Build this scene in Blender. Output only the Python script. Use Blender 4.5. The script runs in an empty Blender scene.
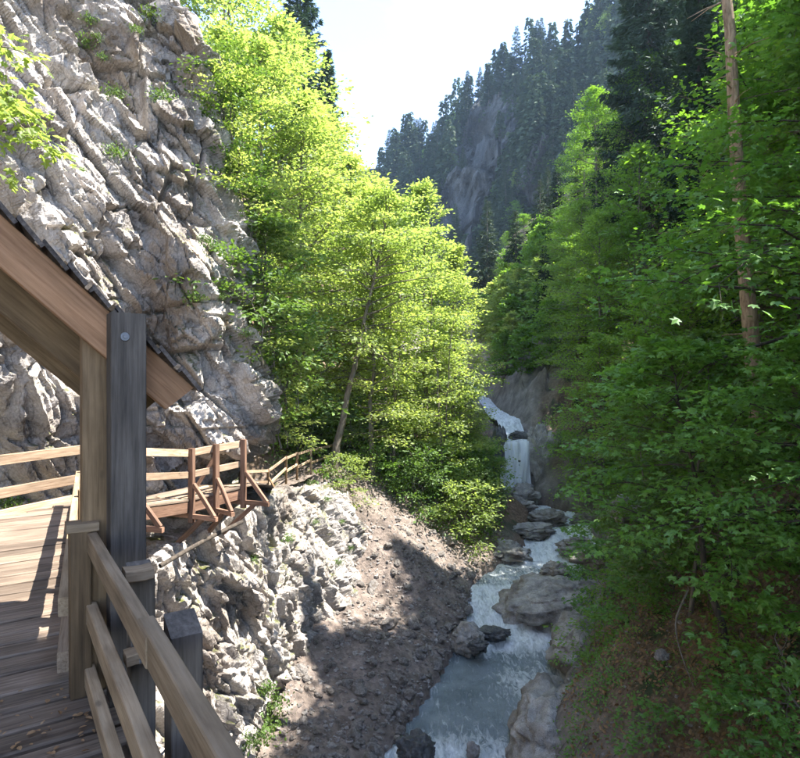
import bpy, bmesh, math, random
import numpy as np
from mathutils import Vector, Matrix, Quaternion

R = math.radians
scene = bpy.context.scene
COL = scene.collection

# ------------------------------------------------------------------ camera
cam_d = bpy.data.cameras.new("camera")
cam = bpy.data.objects.new("camera", cam_d)
COL.objects.link(cam)
cam.location = (0, 0, 0)
cam.rotation_euler = (R(90), 0, 0)
cam_d.sensor_width = 36.0
cam_d.lens = 27.0
cam_d.clip_start = 0.05
cam_d.clip_end = 3000
scene.camera = cam

# ------------------------------------------------------------------ light
SUN_AZ, SUN_EL = 90.0, 58.0          # degrees to the right of the view, above the horizon
sd = Vector((math.sin(R(SUN_AZ)) * math.cos(R(SUN_EL)), math.cos(R(SUN_AZ)) * math.cos(R(SUN_EL)), math.sin(R(SUN_EL))))
sun_d = bpy.data.lights.new("sun", 'SUN')
sun_d.energy = 2.7
sun_d.angle = R(0.5)
sun_d.color = (1.0, 0.95, 0.87)
sun = bpy.data.objects.new("sun", sun_d)
COL.objects.link(sun)
sun.location = sd * 60
sun.rotation_euler = sd.to_track_quat('Z', 'Y').to_euler()

world = bpy.data.worlds.new("World")
scene.world = world
world.use_nodes = True
wn, wl = world.node_tree.nodes, world.node_tree.links
wn.clear()
w_out = wn.new('ShaderNodeOutputWorld')
w_bg = wn.new('ShaderNodeBackground')
w_bg.inputs['Strength'].default_value = 0.15
w_sky = wn.new('ShaderNodeTexSky')
w_sky.sky_type = 'NISHITA'
w_sky.sun_disc = False
w_sky.sun_elevation = R(SUN_EL)
w_sky.sun_rotation = R(SUN_AZ)
w_sky.altitude = 1500
w_sky.air_density = 0.7
w_sky.dust_density = 0.4
w_sky.ozone_density = 1.0
w_tc = wn.new('ShaderNodeTexCoord')
w_sep = wn.new('ShaderNodeSeparateXYZ')
wl.new(w_tc.outputs['Generated'], w_sep.inputs[0])
w_add = wn.new('ShaderNodeMath'); w_add.operation = 'ADD'; w_add.inputs[1].default_value = 0.25
wl.new(w_sep.outputs['Z'], w_add.inputs[0])
w_dx = wn.new('ShaderNodeMath'); w_dx.operation = 'DIVIDE'
w_dy = wn.new('ShaderNodeMath'); w_dy.operation = 'DIVIDE'
wl.new(w_sep.outputs['X'], w_dx.inputs[0]); wl.new(w_add.outputs[0], w_dx.inputs[1])
wl.new(w_sep.outputs['Y'], w_dy.inputs[0]); wl.new(w_add.outputs[0], w_dy.inputs[1])
w_cmb = wn.new('ShaderNodeCombineXYZ')
wl.new(w_dx.outputs[0], w_cmb.inputs[0]); wl.new(w_dy.outputs[0], w_cmb.inputs[1])
w_cmb.inputs[2].default_value = 7.85
w_noise = wn.new('ShaderNodeTexNoise')
w_noise.inputs['Scale'].default_value = 2.6
w_noise.inputs['Detail'].default_value = 8
w_noise.inputs['Roughness'].default_value = 0.55
wl.new(w_cmb.outputs[0], w_noise.inputs['Vector'])
w_ramp = wn.new('ShaderNodeValToRGB')
w_ramp.color_ramp.elements[0].color = (.12, .12, .12, 1)
w_ramp.color_ramp.elements[0].position = 0.47
w_ramp.color_ramp.elements[1].position = 0.80
wl.new(w_noise.outputs['Fac'], w_ramp.inputs[0])
w_mix = wn.new('ShaderNodeMix'); w_mix.data_type = 'RGBA'
wl.new(w_ramp.outputs[0], w_mix.inputs[0])
wl.new(w_sky.outputs[0], w_mix.inputs[6])
w_mix.inputs[7].default_value = (1.6, 1.56, 1.54, 1)
wl.new(w_mix.outputs[2], w_bg.inputs['Color'])
wl.new(w_bg.outputs[0], w_out.inputs['Surface'])

scene.view_settings.view_transform = 'Standard'
scene.view_settings.look = 'None'
scene.view_settings.exposure = 2.85
scene.view_settings.gamma = 1.0
scene.view_settings.use_curve_mapping = False
scene.render.engine = 'CYCLES'
cy = scene.cycles
cy.use_denoising = True
cy.denoiser = 'OPENIMAGEDENOISE'
cy.use_adaptive_sampling = True
cy.adaptive_threshold = 0.02
cy.max_bounces = 7
cy.diffuse_bounces = 5
cy.glossy_bounces = 2
cy.transmission_bounces = 5
cy.transparent_max_bounces = 4
cy.volume_bounces = 0
cy.sample_clamp_indirect = 4.0
cy.caustics_reflective = False
cy.caustics_refractive = False

# ------------------------------------------------------------------ helpers: numbers
def at(px, py, d):
    """the point that lies d metres ahead in the direction of a spot in the 800x758 photograph"""
    return Vector(((px - 400) / 600 * d, d, -(py - 379) / 600 * d))

def h3(ix, iy, iz, k):
    x = (ix.astype(np.int64) * 374761393 + iy.astype(np.int64) * 668265263 + iz.astype(np.int64) * 2147483647 + k * 1274126177) & 0xffffffff
    x = ((x ^ (x >> 13)) * 1274126177) & 0xffffffff
    x = ((x ^ (x >> 16)) * 2246822519) & 0xffffffff
    x = x ^ (x >> 15)
    return (x & 0xffffff) / float(0xffffff)

def vnoise(p, k=0):
    i = np.floor(p).astype(np.int64); f = p - i
    f = f * f * (3 - 2 * f)
    out = 0
    for a in (0, 1):
        wa = f[:, 0] if a else 1 - f[:, 0]
        for b in (0, 1):
            wb = f[:, 1] if b else 1 - f[:, 1]
            for c in (0, 1):
                wc = f[:, 2] if c else 1 - f[:, 2]
                out = out + wa * wb * wc * h3(i[:, 0] + a, i[:, 1] + b, i[:, 2] + c, k)
    return out * 2 - 1

def fbm(p, octaves=4, k=0, gain=0.5):
    out, amp, q = 0, 1.0, p
    for o in range(octaves):
        out = out + amp * vnoise(q, k + o * 7)
        amp *= gain
        q = q * 2.03 + 11.7
    return out

def facet(p, k=0, tilt=0.9, soft=.18):
    """blocks with tilted faces: value and distance to the crack between two blocks"""
    i = np.floor(p).astype(np.int64)
    best = np.full(len(p), 1e9); second = best.copy(); val = np.zeros(len(p)); val2 = np.zeros(len(p))
    for a in (-1, 0, 1):
        for b in (-1, 0, 1):
            for c in (-1, 0, 1):
                jx, jy, jz = i[:, 0] + a, i[:, 1] + b, i[:, 2] + c
                fx = jx + 0.1 + 0.8 * h3(jx, jy, jz, k + 1); fy = jy + 0.1 + 0.8 * h3(jx, jy, jz, k + 2); fz = jz + 0.1 + 0.8 * h3(jx, jy, jz, k + 3)
                dx, dy, dz = p[:, 0] - fx, p[:, 1] - fy, p[:, 2] - fz
                d = dx * dx + dy * dy + dz * dz
                tx, ty, tz_ = (h3(jx, jy, jz, k + 4) - .5), (h3(jx, jy, jz, k + 5) - .5), (h3(jx, jy, jz, k + 6) - .5)
                v = (h3(jx, jy, jz, k + 7) - .5) + tilt * 2 * (tx * dx + ty * dy + tz_ * dz)
                near = d < best; sec = (~near) & (d < second)
                val2 = np.where(near, val, np.where(sec, v, val2))
                second = np.where(near, best, np.where(sec, d, second))
                val = np.where(near, v, val)
                best = np.where(near, d, best)
    e = np.sqrt(second) - np.sqrt(best)
    t = np.clip(e / soft, 0, 1); w = .5 + .5 * t * t * (3 - 2 * t)
    return val * w + val2 * (1 - w), e

def sstep(a, b, x):
    t = np.clip((x - a) / (b - a), 0, 1)
    return t * t * (3 - 2 * t)

def curve(knots, t):
    """smooth interpolation (Catmull-Rom) of rows of knots at parameters t (0..n-1)"""
    K = np.asarray(knots, float); n = len(K)
    i = np.clip(np.floor(t).astype(int), 0, n - 2); f = (t - i)[:, None]
    p0, p1, p2, p3 = K[np.clip(i - 1, 0, n - 1)], K[i], K[i + 1], K[np.clip(i + 2, 0, n - 1)]
    return .5 * ((2 * p1) + (-p0 + p2) * f + (2 * p0 - 5 * p1 + 4 * p2 - p3) * f ** 2 + (-p0 + 3 * p1 - 3 * p2 + p3) * f ** 3)

# ------------------------------------------------------------------ helpers: objects
def mesh_np(name, V, F, mat=None, smooth=True):
    V = np.asarray(V, np.float32); F = np.asarray(F, np.int32)
    me = bpy.data.meshes.new(name)
    n, m = F.shape
    me.vertices.add(len(V)); me.vertices.foreach_set('co', V.ravel())
    me.loops.add(n * m); me.loops.foreach_set('vertex_index', F.ravel())
    me.polygons.add(n)
    me.polygons.foreach_set('loop_start', np.arange(0, n * m, m, dtype=np.int32))
    me.polygons.foreach_set('loop_total', np.full(n, m, np.int32))
    me.polygons.foreach_set('use_smooth', np.full(n, smooth, bool))
    me.update(calc_edges=True)
    me.validate()
    if mat: me.materials.append(mat)
    return me

def grid_faces(nu, nv):
    a = np.arange(nu * nv).reshape(nu, nv)
    return np.stack([a[:-1, :-1].ravel(), a[1:, :-1].ravel(), a[1:, 1:].ravel(), a[:-1, 1:].ravel()], 1)

def link(name, me, parent=None, loc=None):
    o = bpy.data.objects.new(name, me)
    COL.objects.link(o)
    if parent is not None:
        o.parent = parent
    if loc is not None: o.location = loc
    return o

def tag(o, label=None, cat=None, group=None, kind=None):
    if label: o['label'] = label
    if cat: o['category'] = cat
    if group: o['group'] = group
    if kind: o['kind'] = kind
    return o

def empty(name, loc, rz=0.0):
    o = bpy.data.objects.new(name, None)
    o.empty_display_size = 0.2
    COL.objects.link(o)
    o.location = loc
    o.rotation_euler = (0, 0, rz)
    return o

def copy_tree(root, loc, rz=0.0, sc=1.0):
    r = root.copy(); COL.objects.link(r)
    r.location = loc; r.rotation_euler = (0, 0, rz); r.scale = (sc, sc, sc)
    for ch in root.children:
        c = ch.copy(); COL.objects.link(c); c.parent = r
        for g in ch.children:
            d = g.copy(); COL.objects.link(d); d.parent = c
    return r

_beam_rng = random.Random(5)
def beam_mesh(name, L, w, h, mat, bevel=0.0045, jit=0.003, segs=3, chamfer_end=None):
    """a sawn timber of length L along x, w across, h high, centred; edges bevelled and slightly uneven"""
    bm = bmesh.new()
    xs = [(-L / 2) + L * i / segs for i in range(segs + 1)]
    b = min(bevel, w * .3, h * .3)
    prof = [(-w/2 + b, -h/2), (w/2 - b, -h/2), (w/2, -h/2 + b), (w/2, h/2 - b), (w/2 - b, h/2), (-w/2 + b, h/2), (-w/2, h/2 - b), (-w/2, -h/2 + b)]
    rings = []
    for i, x in enumerate(xs):
        ry, rz_ = _beam_rng.uniform(-jit, jit), _beam_rng.uniform(-jit, jit)
        ring = []
        for (y, z) in prof:
            xx = x
            if chamfer_end and i == segs: xx = x - chamfer_end * (0.5 - z / h)
            ring.append(bm.verts.new((xx, y + ry, z + rz_ + _beam_rng.uniform(-jit, jit) * .3)))
        rings.append(ring)
    for a, c in zip(rings, rings[1:]):
        for k in range(8):
            bm.faces.new((a[k], a[(k + 1) % 8], c[(k + 1) % 8], c[k]))
    bm.faces.new(rings[0]); bm.faces.new(rings[-1][::-1])
    bmesh.ops.recalc_face_normals(bm, faces=bm.faces)
    me = bpy.data.meshes.new(name); bm.to_mesh(me); bm.free()
    me.materials.append(mat)
    return me

def beam(name, p0, p1, w, h, mat, parent, up=(0, 0, 1), **kw):
    p0, p1 = Vector(p0), Vector(p1)
    d = p1 - p0; L = d.length; x = d.normalized()
    up = Vector(up)
    y = up.cross(x)
    if y.length < 1e-4: y = Vector((0, 1, 0)).cross(x)
    y.normalize(); z = x.cross(y)
    me = beam_mesh(name, L, w, h, mat, **kw)
    o = bpy.data.objects.new(name, me); COL.objects.link(o)
    m = Matrix((x, y, z)).transposed().to_4x4()
    m.translation = (p0 + p1) / 2
    if parent is not None:
        o.parent = parent
        m = Matrix.Translation(-Vector(parent.location)) @ m
    o.matrix_local = m
    return o

class Tubes:
    def __init__(s): s.V, s.F, s.n = [], [], 0
    def add(s, pts, rad, sides=6):
        P = np.asarray(pts, float); k = len(P)
        T = np.gradient(P, axis=0); T /= np.linalg.norm(T, axis=1)[:, None] + 1e-9
        ref = np.array([0, 0, 1.0]) if abs(T[0, 2]) < .9 else np.array([1.0, 0, 0])
        A = np.cross(T, ref); A /= np.linalg.norm(A, axis=1)[:, None] + 1e-9
        B = np.cross(T, A)
        ang = np.arange(sides) * 2 * math.pi / sides
        ring = P[:, None, :] + np.asarray(rad)[:, None, None] * (np.cos(ang)[None, :, None] * A[:, None, :] + np.sin(ang)[None, :, None] * B[:, None, :])
        s.V.append(ring.reshape(-1, 3))
        idx = s.n + np.arange(k * sides).reshape(k, sides)
        nx = np.roll(idx, -1, axis=1)
        s.F.append(np.stack([idx[:-1].ravel(), nx[:-1].ravel(), nx[1:].ravel(), idx[1:].ravel()], 1))
        s.n += k * sides
    def mesh(s, name, mat): return mesh_np(name, np.concatenate(s.V), np.concatenate(s.F), mat)

# leaf outlines: x along the leaf, y across, z lift
LEAF = {
    'rhomb': (np.array([(0, 0, 0), (.45, .33, .06), (1, 0, -.06), (.45, -.33, .06)], float), np.array([(0, 1, 2, 3)])),
    'oval': (np.array([(0, 0, 0), (.3, .27, .06), (.72, .24, .03), (1, 0, -.1), (.72, -.24, .03), (.3, -.27, .06)], float), np.array([(0, 1, 2, 3), (0, 3, 4, 5)])),
    'maple': (np.array([(0, 0, 0), (.12, .42, .0), (.36, .22, .05), (.62, .52, -.03), (.66, .2, .05), (1, 0, -.1), (.66, -.2, .05), (.62, -.52, -.03), (.36, -.22, .05), (.12, -.42, 0)], float),
              np.array([(0, 1, 2, 2), (0, 2, 4, 4), (2, 3, 4, 4), (0, 4, 5, 5), (0, 5, 6, 6), (6, 7, 8, 8), (0, 6, 8, 8), (0, 8, 9, 9)])),
    'needle': (np.array([(0, -.09, 0), (0, .09, 0), (1, .05, -.05), (1, -.05, -.05)], float), np.array([(0, 1, 2, 3)])),
}
def leaves_mesh(name, P, D, N, S, mat, kind='rhomb'):
    tv, tf = LEAF[kind]
    D = D / (np.linalg.norm(D, axis=1)[:, None] + 1e-9)
    B = np.cross(N, D); B /= np.linalg.norm(B, axis=1)[:, None] + 1e-9
    N2 = np.cross(D, B)
    n, k = len(P), len(tv)
    V = P[:, None, :] + S[:, None, None] * (tv[None, :, 0, None] * D[:, None, :] + tv[None, :, 1, None] * B[:, None, :] + tv[None, :, 2, None] * N2[:, None, :])
    V = V.reshape(-1, 3)
    if kind == 'maple':
        F = (np.arange(n)[:, None, None] * k + tf[None, :, :3]).reshape(-1, 3)
    else:
        F = (np.arange(n)[:, None, None] * k + tf[None]).reshape(-1, 4)
    me = bpy.data.meshes.new(name)
    F = F.astype(np.int32); m = F.shape[1]; nf = len(F)
    me.vertices.add(len(V)); me.vertices.foreach_set('co', V.astype(np.float32).ravel())
    me.loops.add(nf * m); me.loops.foreach_set('vertex_index', F.ravel())
    me.polygons.add(nf)
    me.polygons.foreach_set('loop_start', np.arange(0, nf * m, m, dtype=np.int32))
    me.polygons.foreach_set('loop_total', np.full(nf, m, np.int32))
    me.polygons.foreach_set('use_smooth', np.full(nf, False, bool))
    me.update(calc_edges=True)
    me.materials.append(mat)
    return me

# ------------------------------------------------------------------ materials
def new_mat(name):
    m = bpy.data.materials.new(name); m.use_nodes = True
    nt = m.node_tree; nt.nodes.clear()
    out = nt.nodes.new('ShaderNodeOutputMaterial')
    return m, nt.nodes, nt.links, out

def ramp(N, stops):
    r = N.new('ShaderNodeValToRGB')
    e = r.color_ramp.elements
    while len(e) < len(stops): e.new(0.5)
    for el, (p, c) in zip(e, stops):
        el.position = p
        el.color = (c[0], c[1], c[2], 1) if not isinstance(c, (int, float)) else (c, c, c, 1)
    return r

def noise(N, L, vec, scale, detail=5, rough=.55, dist=0.0):
    n = N.new('ShaderNodeTexNoise')
    n.inputs['Scale'].default_value = scale; n.inputs['Detail'].default_value = detail
    n.inputs['Roughness'].default_value = rough; n.inputs['Distortion'].default_value = dist
    if vec is not None: L.new(vec, n.inputs['Vector'])
    return n

def mapping(N, L, vec, scale=(1, 1, 1), rot=(0, 0, 0)):
    m = N.new('ShaderNodeMapping'); m.inputs['Scale'].default_value = scale; m.inputs['Rotation'].default_value = rot
    L.new(vec, m.inputs['Vector']); return m.outputs[0]

def mixc(N, L, fac, a, b, mode='MIX'):
    m = N.new('ShaderNodeMix'); m.data_type = 'RGBA'; m.blend_type = mode
    for i, v in ((0, fac), (6, a), (7, b)):
        if hasattr(v, 'is_linked') or hasattr(v, 'links'): L.new(v, m.inputs[i])
        elif isinstance(v, (int, float)): m.inputs[i].default_value = v if i == 0 else (v, v, v, 1)
        else: m.inputs[i].default_value = (v[0], v[1], v[2], 1)
    return m.outputs[2]

def bump(N, L, height, strength, dist, prev=None):
    b = N.new('ShaderNodeBump'); b.inputs['Strength'].default_value = strength; b.inputs['Distance'].default_value = dist
    L.new(height, b.inputs['Height'])
    if prev is not None: L.new(prev, b.inputs['Normal'])
    return b.outputs[0]

def rock_mat(name, base, pale, stain, scale=1.0, moss=None, wet=False, attr=False):
    m, N, L, out = new_mat(name)
    tc = N.new('ShaderNodeTexCoord'); v = tc.outputs['Object']
    n1 = noise(N, L, v, .9 * scale, 6, .6, .4)
    c = ramp(N, [(.32, base), (.5, tuple((a + b) / 2 for a, b in zip(base, pale))), (.66, pale)])
    L.new(n1.outputs['Fac'], c.inputs[0])
    # streaks that run down the dip of the beds
    st = noise(N, L, mapping(N, L, v, (1.4 * scale, 1.4 * scale, .35 * scale), (R(18), R(25), 0)), 2.3, 5, .6, .8)
    sr = ramp(N, [(.5, 0.0), (.68, 1.0)]); L.new(st.outputs['Fac'], sr.inputs[0])
    n3 = noise(N, L, v, .45 * scale, 3)
    s3 = ramp(N, [(.42, 0.0), (.62, .75)]); L.new(n3.outputs['Fac'], s3.inputs[0])
    mul = N.new('ShaderNodeMath'); mul.operation = 'MULTIPLY'; L.new(sr.outputs[0], mul.inputs[0]); L.new(s3.outputs[0], mul.inputs[1])
    col = mixc(N, L, mul.outputs[0], c.outputs[0], stain)
    pn = noise(N, L, v, .33 * scale, 5, .62, .5)
    pr_ = ramp(N, [(.48, 0.0), (.60, .65)]); L.new(pn.outputs['Fac'], pr_.inputs[0])
    col = mixc(N, L, pr_.outputs[0], col, tuple(x * y for x, y in zip(base, (.72, .62, .52))))
    sp = noise(N, L, v, 22 * scale, 4, .7)
    spr = ramp(N, [(.3, .62), (.62, 1.12)]); L.new(sp.outputs['Fac'], spr.inputs[0])
    col = mixc(N, L, 1.0, col, spr.outputs[0], 'MULTIPLY')
    # thin dark seams
    vo = N.new('ShaderNodeTexVoronoi'); vo.feature = 'DISTANCE_TO_EDGE'; vo.inputs['Scale'].default_value = 1.7 * scale
    wv = noise(N, L, v, 2.0 * scale, 4)
    wadd = N.new('ShaderNodeVectorMath'); wadd.operation = 'MULTIPLY_ADD'
    L.new(wv.outputs['Color'], wadd.inputs[0]); wadd.inputs[1].default_value = (.5, .5, .5); L.new(mapping(N, L, v, (1, 1, .55), (R(10), R(22), 0)), wadd.inputs[2])
    L.new(wadd.outputs[0], vo.inputs['Vector'])
    vr = ramp(N, [(.0, .55), (.025, 1.0)]); L.new(vo.outputs['Distance'], vr.inputs[0])
    col = mixc(N, L, .8, col, vr.outputs[0], 'MULTIPLY')
    if moss is not None:
        geo = N.new('ShaderNodeNewGeometry'); sx = N.new('ShaderNodeSeparateXYZ'); L.new(geo.outputs['Normal'], sx.inputs[0])
        mr = ramp(N, [(.35, 0.0), (.8, 1.0)]); L.new(sx.outputs['Z'], mr.inputs[0])
        mn = noise(N, L, v, 1.7, 5, .6); mnr = ramp(N, [(.5, 0.0), (.62, 1.0)]); L.new(mn.outputs['Fac'], mnr.inputs[0])
        mm = N.new('ShaderNodeMath'); mm.operation = 'MULTIPLY'; L.new(mr.outputs[0], mm.inputs[0]); L.new(mnr.outputs[0], mm.inputs[1])
        col = mixc(N, L, mm.outputs[0], col, moss)
    p = N.new('ShaderNodeBsdfPrincipled')
    L.new(col, p.inputs['Base Color'])
    p.inputs['Roughness'].default_value = .35 if wet else .85
    p.inputs['Specular IOR Level'].default_value = .5 if wet else .25
    b1 = noise(N, L, v, 6 * scale, 8, .65)
    nb = bump(N, L, b1.outputs['Fac'], .75, .10 / scale)
    b2 = noise(N, L, v, 40 * scale, 5, .7)
    nb = bump(N, L, b2.outputs['Fac'], .35, .012, nb)
    nb = bump(N, L, vr.outputs[0], .6, .03, nb)
    for sc_f, dist_f in ((3.2, .14), (9.0, .05)):
        vf = N.new('ShaderNodeTexVoronoi'); vf.inputs['Scale'].default_value = sc_f * scale
        mv = mapping(N, L, v, (1, 1, .5), (R(12), R(24), 0))
        L.new(mv, vf.inputs['Vector'])
        d1 = N.new('ShaderNodeVectorMath'); d1.operation = 'SUBTRACT'; L.new(mv, d1.inputs[0]); L.new(vf.outputs['Position'], d1.inputs[1])
        d2 = N.new('ShaderNodeVectorMath'); d2.operation = 'SUBTRACT'; L.new(vf.outputs['Color'], d2.inputs[0]); d2.inputs[1].default_value = (.5, .5, .5)
        dt = N.new('ShaderNodeVectorMath'); dt.operation = 'DOT_PRODUCT'; L.new(d1.outputs[0], dt.inputs[0]); L.new(d2.outputs[0], dt.inputs[1])
        ml = N.new('ShaderNodeMath'); ml.operation = 'MULTIPLY'; ml.inputs[1].default_value = sc_f * scale; L.new(dt.outputs['Value'], ml.inputs[0])
        nb = bump(N, L, ml.outputs[0], .8, dist_f / scale, nb)
    L.new(nb, p.inputs['Normal'])
    L.new(p.outputs[0], out.inputs['Surface'])
    return m

def wood_mat(name, a, b, dark, rough=.75, grain=1.0):
    m, N, L, out = new_mat(name)
    tc = N.new('ShaderNodeTexCoord'); oi = N.new('ShaderNodeObjectInfo')
    add = N.new('ShaderNodeVectorMath'); add.operation = 'MULTIPLY_ADD'
    comb = N.new('ShaderNodeCombineXYZ')
    for i in range(3): L.new(oi.outputs['Random'], comb.inputs[i])
    L.new(comb.outputs[0], add.inputs[0]); add.inputs[1].default_value = (37, 19, 23); L.new(tc.outputs['Object'], add.inputs[2])
    v = add.outputs[0]
    g = noise(N, L, mapping(N, L, v, (1.2, 26 * grain, 26 * grain)), 2.0, 6, .62, .35)
    c = ramp(N, [(.3, dark), (.48, a), (.68, b)]); L.new(g.outputs['Fac'], c.inputs[0])
    w = noise(N, L, mapping(N, L, v, (.8, 3, 3)), 2.2, 4, .6)
    wr = ramp(N, [(.3, .6), (.65, 1.1)]); L.new(w.outputs['Fac'], wr.inputs[0])
    col = mixc(N, L, 1.0, c.outputs[0], wr.outputs[0], 'MULTIPLY')
    rr = ramp(N, [(0.0, .66), (1.0, 1.22)]); L.new(oi.outputs['Random'], rr.inputs[0])
    col = mixc(N, L, 1.0, col, rr.outputs[0], 'MULTIPLY')
    # knots
    vo = N.new('ShaderNodeTexVoronoi'); vo.inputs['Scale'].default_value = 2.4
    L.new(mapping(N, L, v, (1, 2.2, 2.2)), vo.inputs['Vector'])
    kr = ramp(N, [(.05, .45), (.11, 1.0)]); L.new(vo.outputs['Distance'], kr.inputs[0])
    col = mixc(N, L, .8, col, kr.outputs[0], 'MULTIPLY')
    p = N.new('ShaderNodeBsdfPrincipled'); L.new(col, p.inputs['Base Color'])
    p.inputs['Roughness'].default_value = rough; p.inputs['Specular IOR Level'].default_value = .3
    nb = bump(N, L, g.outputs['Fac'], .45, .006)
    L.new(nb, p.inputs['Normal'])
    L.new(p.outputs[0], out.inputs['Surface'])
    return m

def leaf_mat(name, c1, c2, trans, t_mix=.5, gloss=.04):
    m, N, L, out = new_mat(name)
    geo = N.new('ShaderNodeNewGeometry'); oi = N.new('ShaderNodeObjectInfo')
    r = ramp(N, [(0.0, c1), (1.0, c2)])
    tc = N.new('ShaderNodeTexCoord')
    n = noise(N, L, tc.outputs['Object'], .55, 2)
    mx = N.new('ShaderNodeMath'); mx.operation = 'ADD'
    sc_ = N.new('ShaderNodeMath'); sc_.operation = 'MULTIPLY'; sc_.inputs[1].default_value = .45
    L.new(geo.outputs['Random Per Island'], sc_.inputs[0])
    n2 = N.new('ShaderNodeMath'); n2.operation = 'MULTIPLY_ADD'; n2.inputs[1].default_value = 1.3; n2.inputs[2].default_value = -.4
    L.new(n.outputs['Fac'], n2.inputs[0])
    L.new(sc_.outputs[0], mx.inputs[0]); L.new(n2.outputs[0], mx.inputs[1])
    L.new(mx.outputs[0], r.inputs[0])
    orr = ramp(N, [(0.0, (.82, .86, .8)), (1.0, (1.12, 1.06, 1.0))]); L.new(oi.outputs['Random'], orr.inputs[0])
    col = mixc(N, L, 1.0, r.outputs[0], orr.outputs[0], 'MULTIPLY')
    d = N.new('ShaderNodeBsdfDiffuse'); L.new(col, d.inputs['Color'])
    t = N.new('ShaderNodeBsdfTranslucent')
    tcol = mixc(N, L, 1.0, col, trans, 'MULTIPLY'); L.new(tcol, t.inputs['Color'])
    ms = N.new('ShaderNodeMixShader'); ms.inputs[0].default_value = t_mix
    L.new(d.outputs[0], ms.inputs[1]); L.new(t.outputs[0], ms.inputs[2])
    g = N.new('ShaderNodeBsdfGlossy'); g.inputs['Roughness'].default_value = .6; g.inputs['Color'].default_value = (.9, .95, 1, 1)
    m2 = N.new('ShaderNodeMixShader'); m2.inputs[0].default_value = gloss
    L.new(ms.outputs[0], m2.inputs[1]); L.new(g.outputs[0], m2.inputs[2])
    L.new(m2.outputs[0], out.inputs['Surface'])
    return m

def bark_mat(name, a, b, sc=1.0):
    m, N, L, out = new_mat(name)
    tc = N.new('ShaderNodeTexCoord'); v = mapping(N, L, tc.outputs['Object'], (9 * sc, 9 * sc, 2.2 * sc))
    n = noise(N, L, v, 1.6, 6, .65, .5)
    c = ramp(N, [(.35, a), (.62, b)]); L.new(n.outputs['Fac'], c.inputs[0])
    n2 = noise(N, L, tc.outputs['Object'], 1.1, 4); r2 = ramp(N, [(.35, .7), (.65, 1.15)]); L.new(n2.outputs['Fac'], r2.inputs[0])
    col = mixc(N, L, 1.0, c.outputs[0], r2.outputs[0], 'MULTIPLY')
    p = N.new('ShaderNodeBsdfPrincipled'); L.new(col, p.inputs['Base Color']); p.inputs['Roughness'].default_value = .9
    L.new(bump(N, L, n.outputs['Fac'], .7, .03), p.inputs['Normal'])
    L.new(p.outputs[0], out.inputs['Surface'])
    return m

M = {}
M['cliff'] = rock_mat('cliff_rock', (.26, .237, .219), (.59, .546, .503), (.39, .30, .20), 1.0, moss=(.11, .12, .035))
M['boulder'] = rock_mat('boulder_rock', (.22, .21, .197), (.52, .49, .45), (.30, .25, .19), 2.0)
M['wet_rock'] = rock_mat('wet_rock', (.05, .052, .055), (.15, .15, .15), (.09, .08, .06), 2.0, wet=True)
M['stone'] = rock_mat('talus_stone', (.2, .183, .17), (.45, .415, .385), (.32, .25, .2), 5.0)
M['far_rock'] = rock_mat('mountain_rock', (.04, .045, .05), (.12, .125, .13), (.055, .06, .05), .12, moss=(.02, .034, .015))  # dark rock: shade of the backlit face put into the colour
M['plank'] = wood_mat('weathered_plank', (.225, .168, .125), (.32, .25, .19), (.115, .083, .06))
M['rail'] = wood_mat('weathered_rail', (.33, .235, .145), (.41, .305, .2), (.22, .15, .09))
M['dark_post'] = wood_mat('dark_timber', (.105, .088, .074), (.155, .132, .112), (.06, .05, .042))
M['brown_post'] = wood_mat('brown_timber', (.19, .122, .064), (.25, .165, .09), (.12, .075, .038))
M['rafter'] = wood_mat('bounce_lit_larch', (.31, .165, .085), (.38, .21, .115), (.22, .11, .055))  # rafter warmed to orange, bounced light put into the colour
M['red_timber'] = wood_mat('red_brown_timber', (.25, .145, .095), (.34, .21, .145), (.14, .075, .05))
M['pale_rail'] = wood_mat('pale_rail', (.42, .30, .2), (.55, .41, .29), (.25, .16, .1))
M['roof_board'] = wood_mat('roof_board', (.10, .08, .07), (.19, .16, .14), (.05, .04, .035))
M['leaf_light'] = leaf_mat('leaf_beech_sunny', (.20, .295, .055), (.36, .45, .11), (1.5, 1.45, 1.25), .68)  # pale yellow-green: sunlight from behind put into the leaf colour
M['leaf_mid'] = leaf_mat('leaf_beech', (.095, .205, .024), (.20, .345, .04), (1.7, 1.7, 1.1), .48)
M['leaf_maple'] = leaf_mat('leaf_maple', (.075, .195, .024), (.16, .32, .04), (1.6, 1.6, 1.1), .42, .05)
M['leaf_shrub'] = leaf_mat('leaf_shrub', (.07, .14, .02), (.15, .25, .04), (1.6, 1.6, 1.1), .42)
M['needle'] = leaf_mat('spruce_needle', (.018, .044, .016), (.05, .09, .03), (1.2, 1.3, 1.0), .18, .04)
M['needle_far'] = leaf_mat('spruce_needle_far', (.02, .042, .018), (.05, .08, .03), (1.3, 1.3, 1.0), .2, .03)
M['bark'] = bark_mat('bark_grey', (.09, .075, .06), (.24, .205, .165))
M['bark_dark'] = bark_mat('bark_dark', (.035, .028, .022), (.10, .08, .06))
M['bark_tan'] = bark_mat('bark_tan', (.17, .11, .065), (.42, .31, .2))

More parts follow.
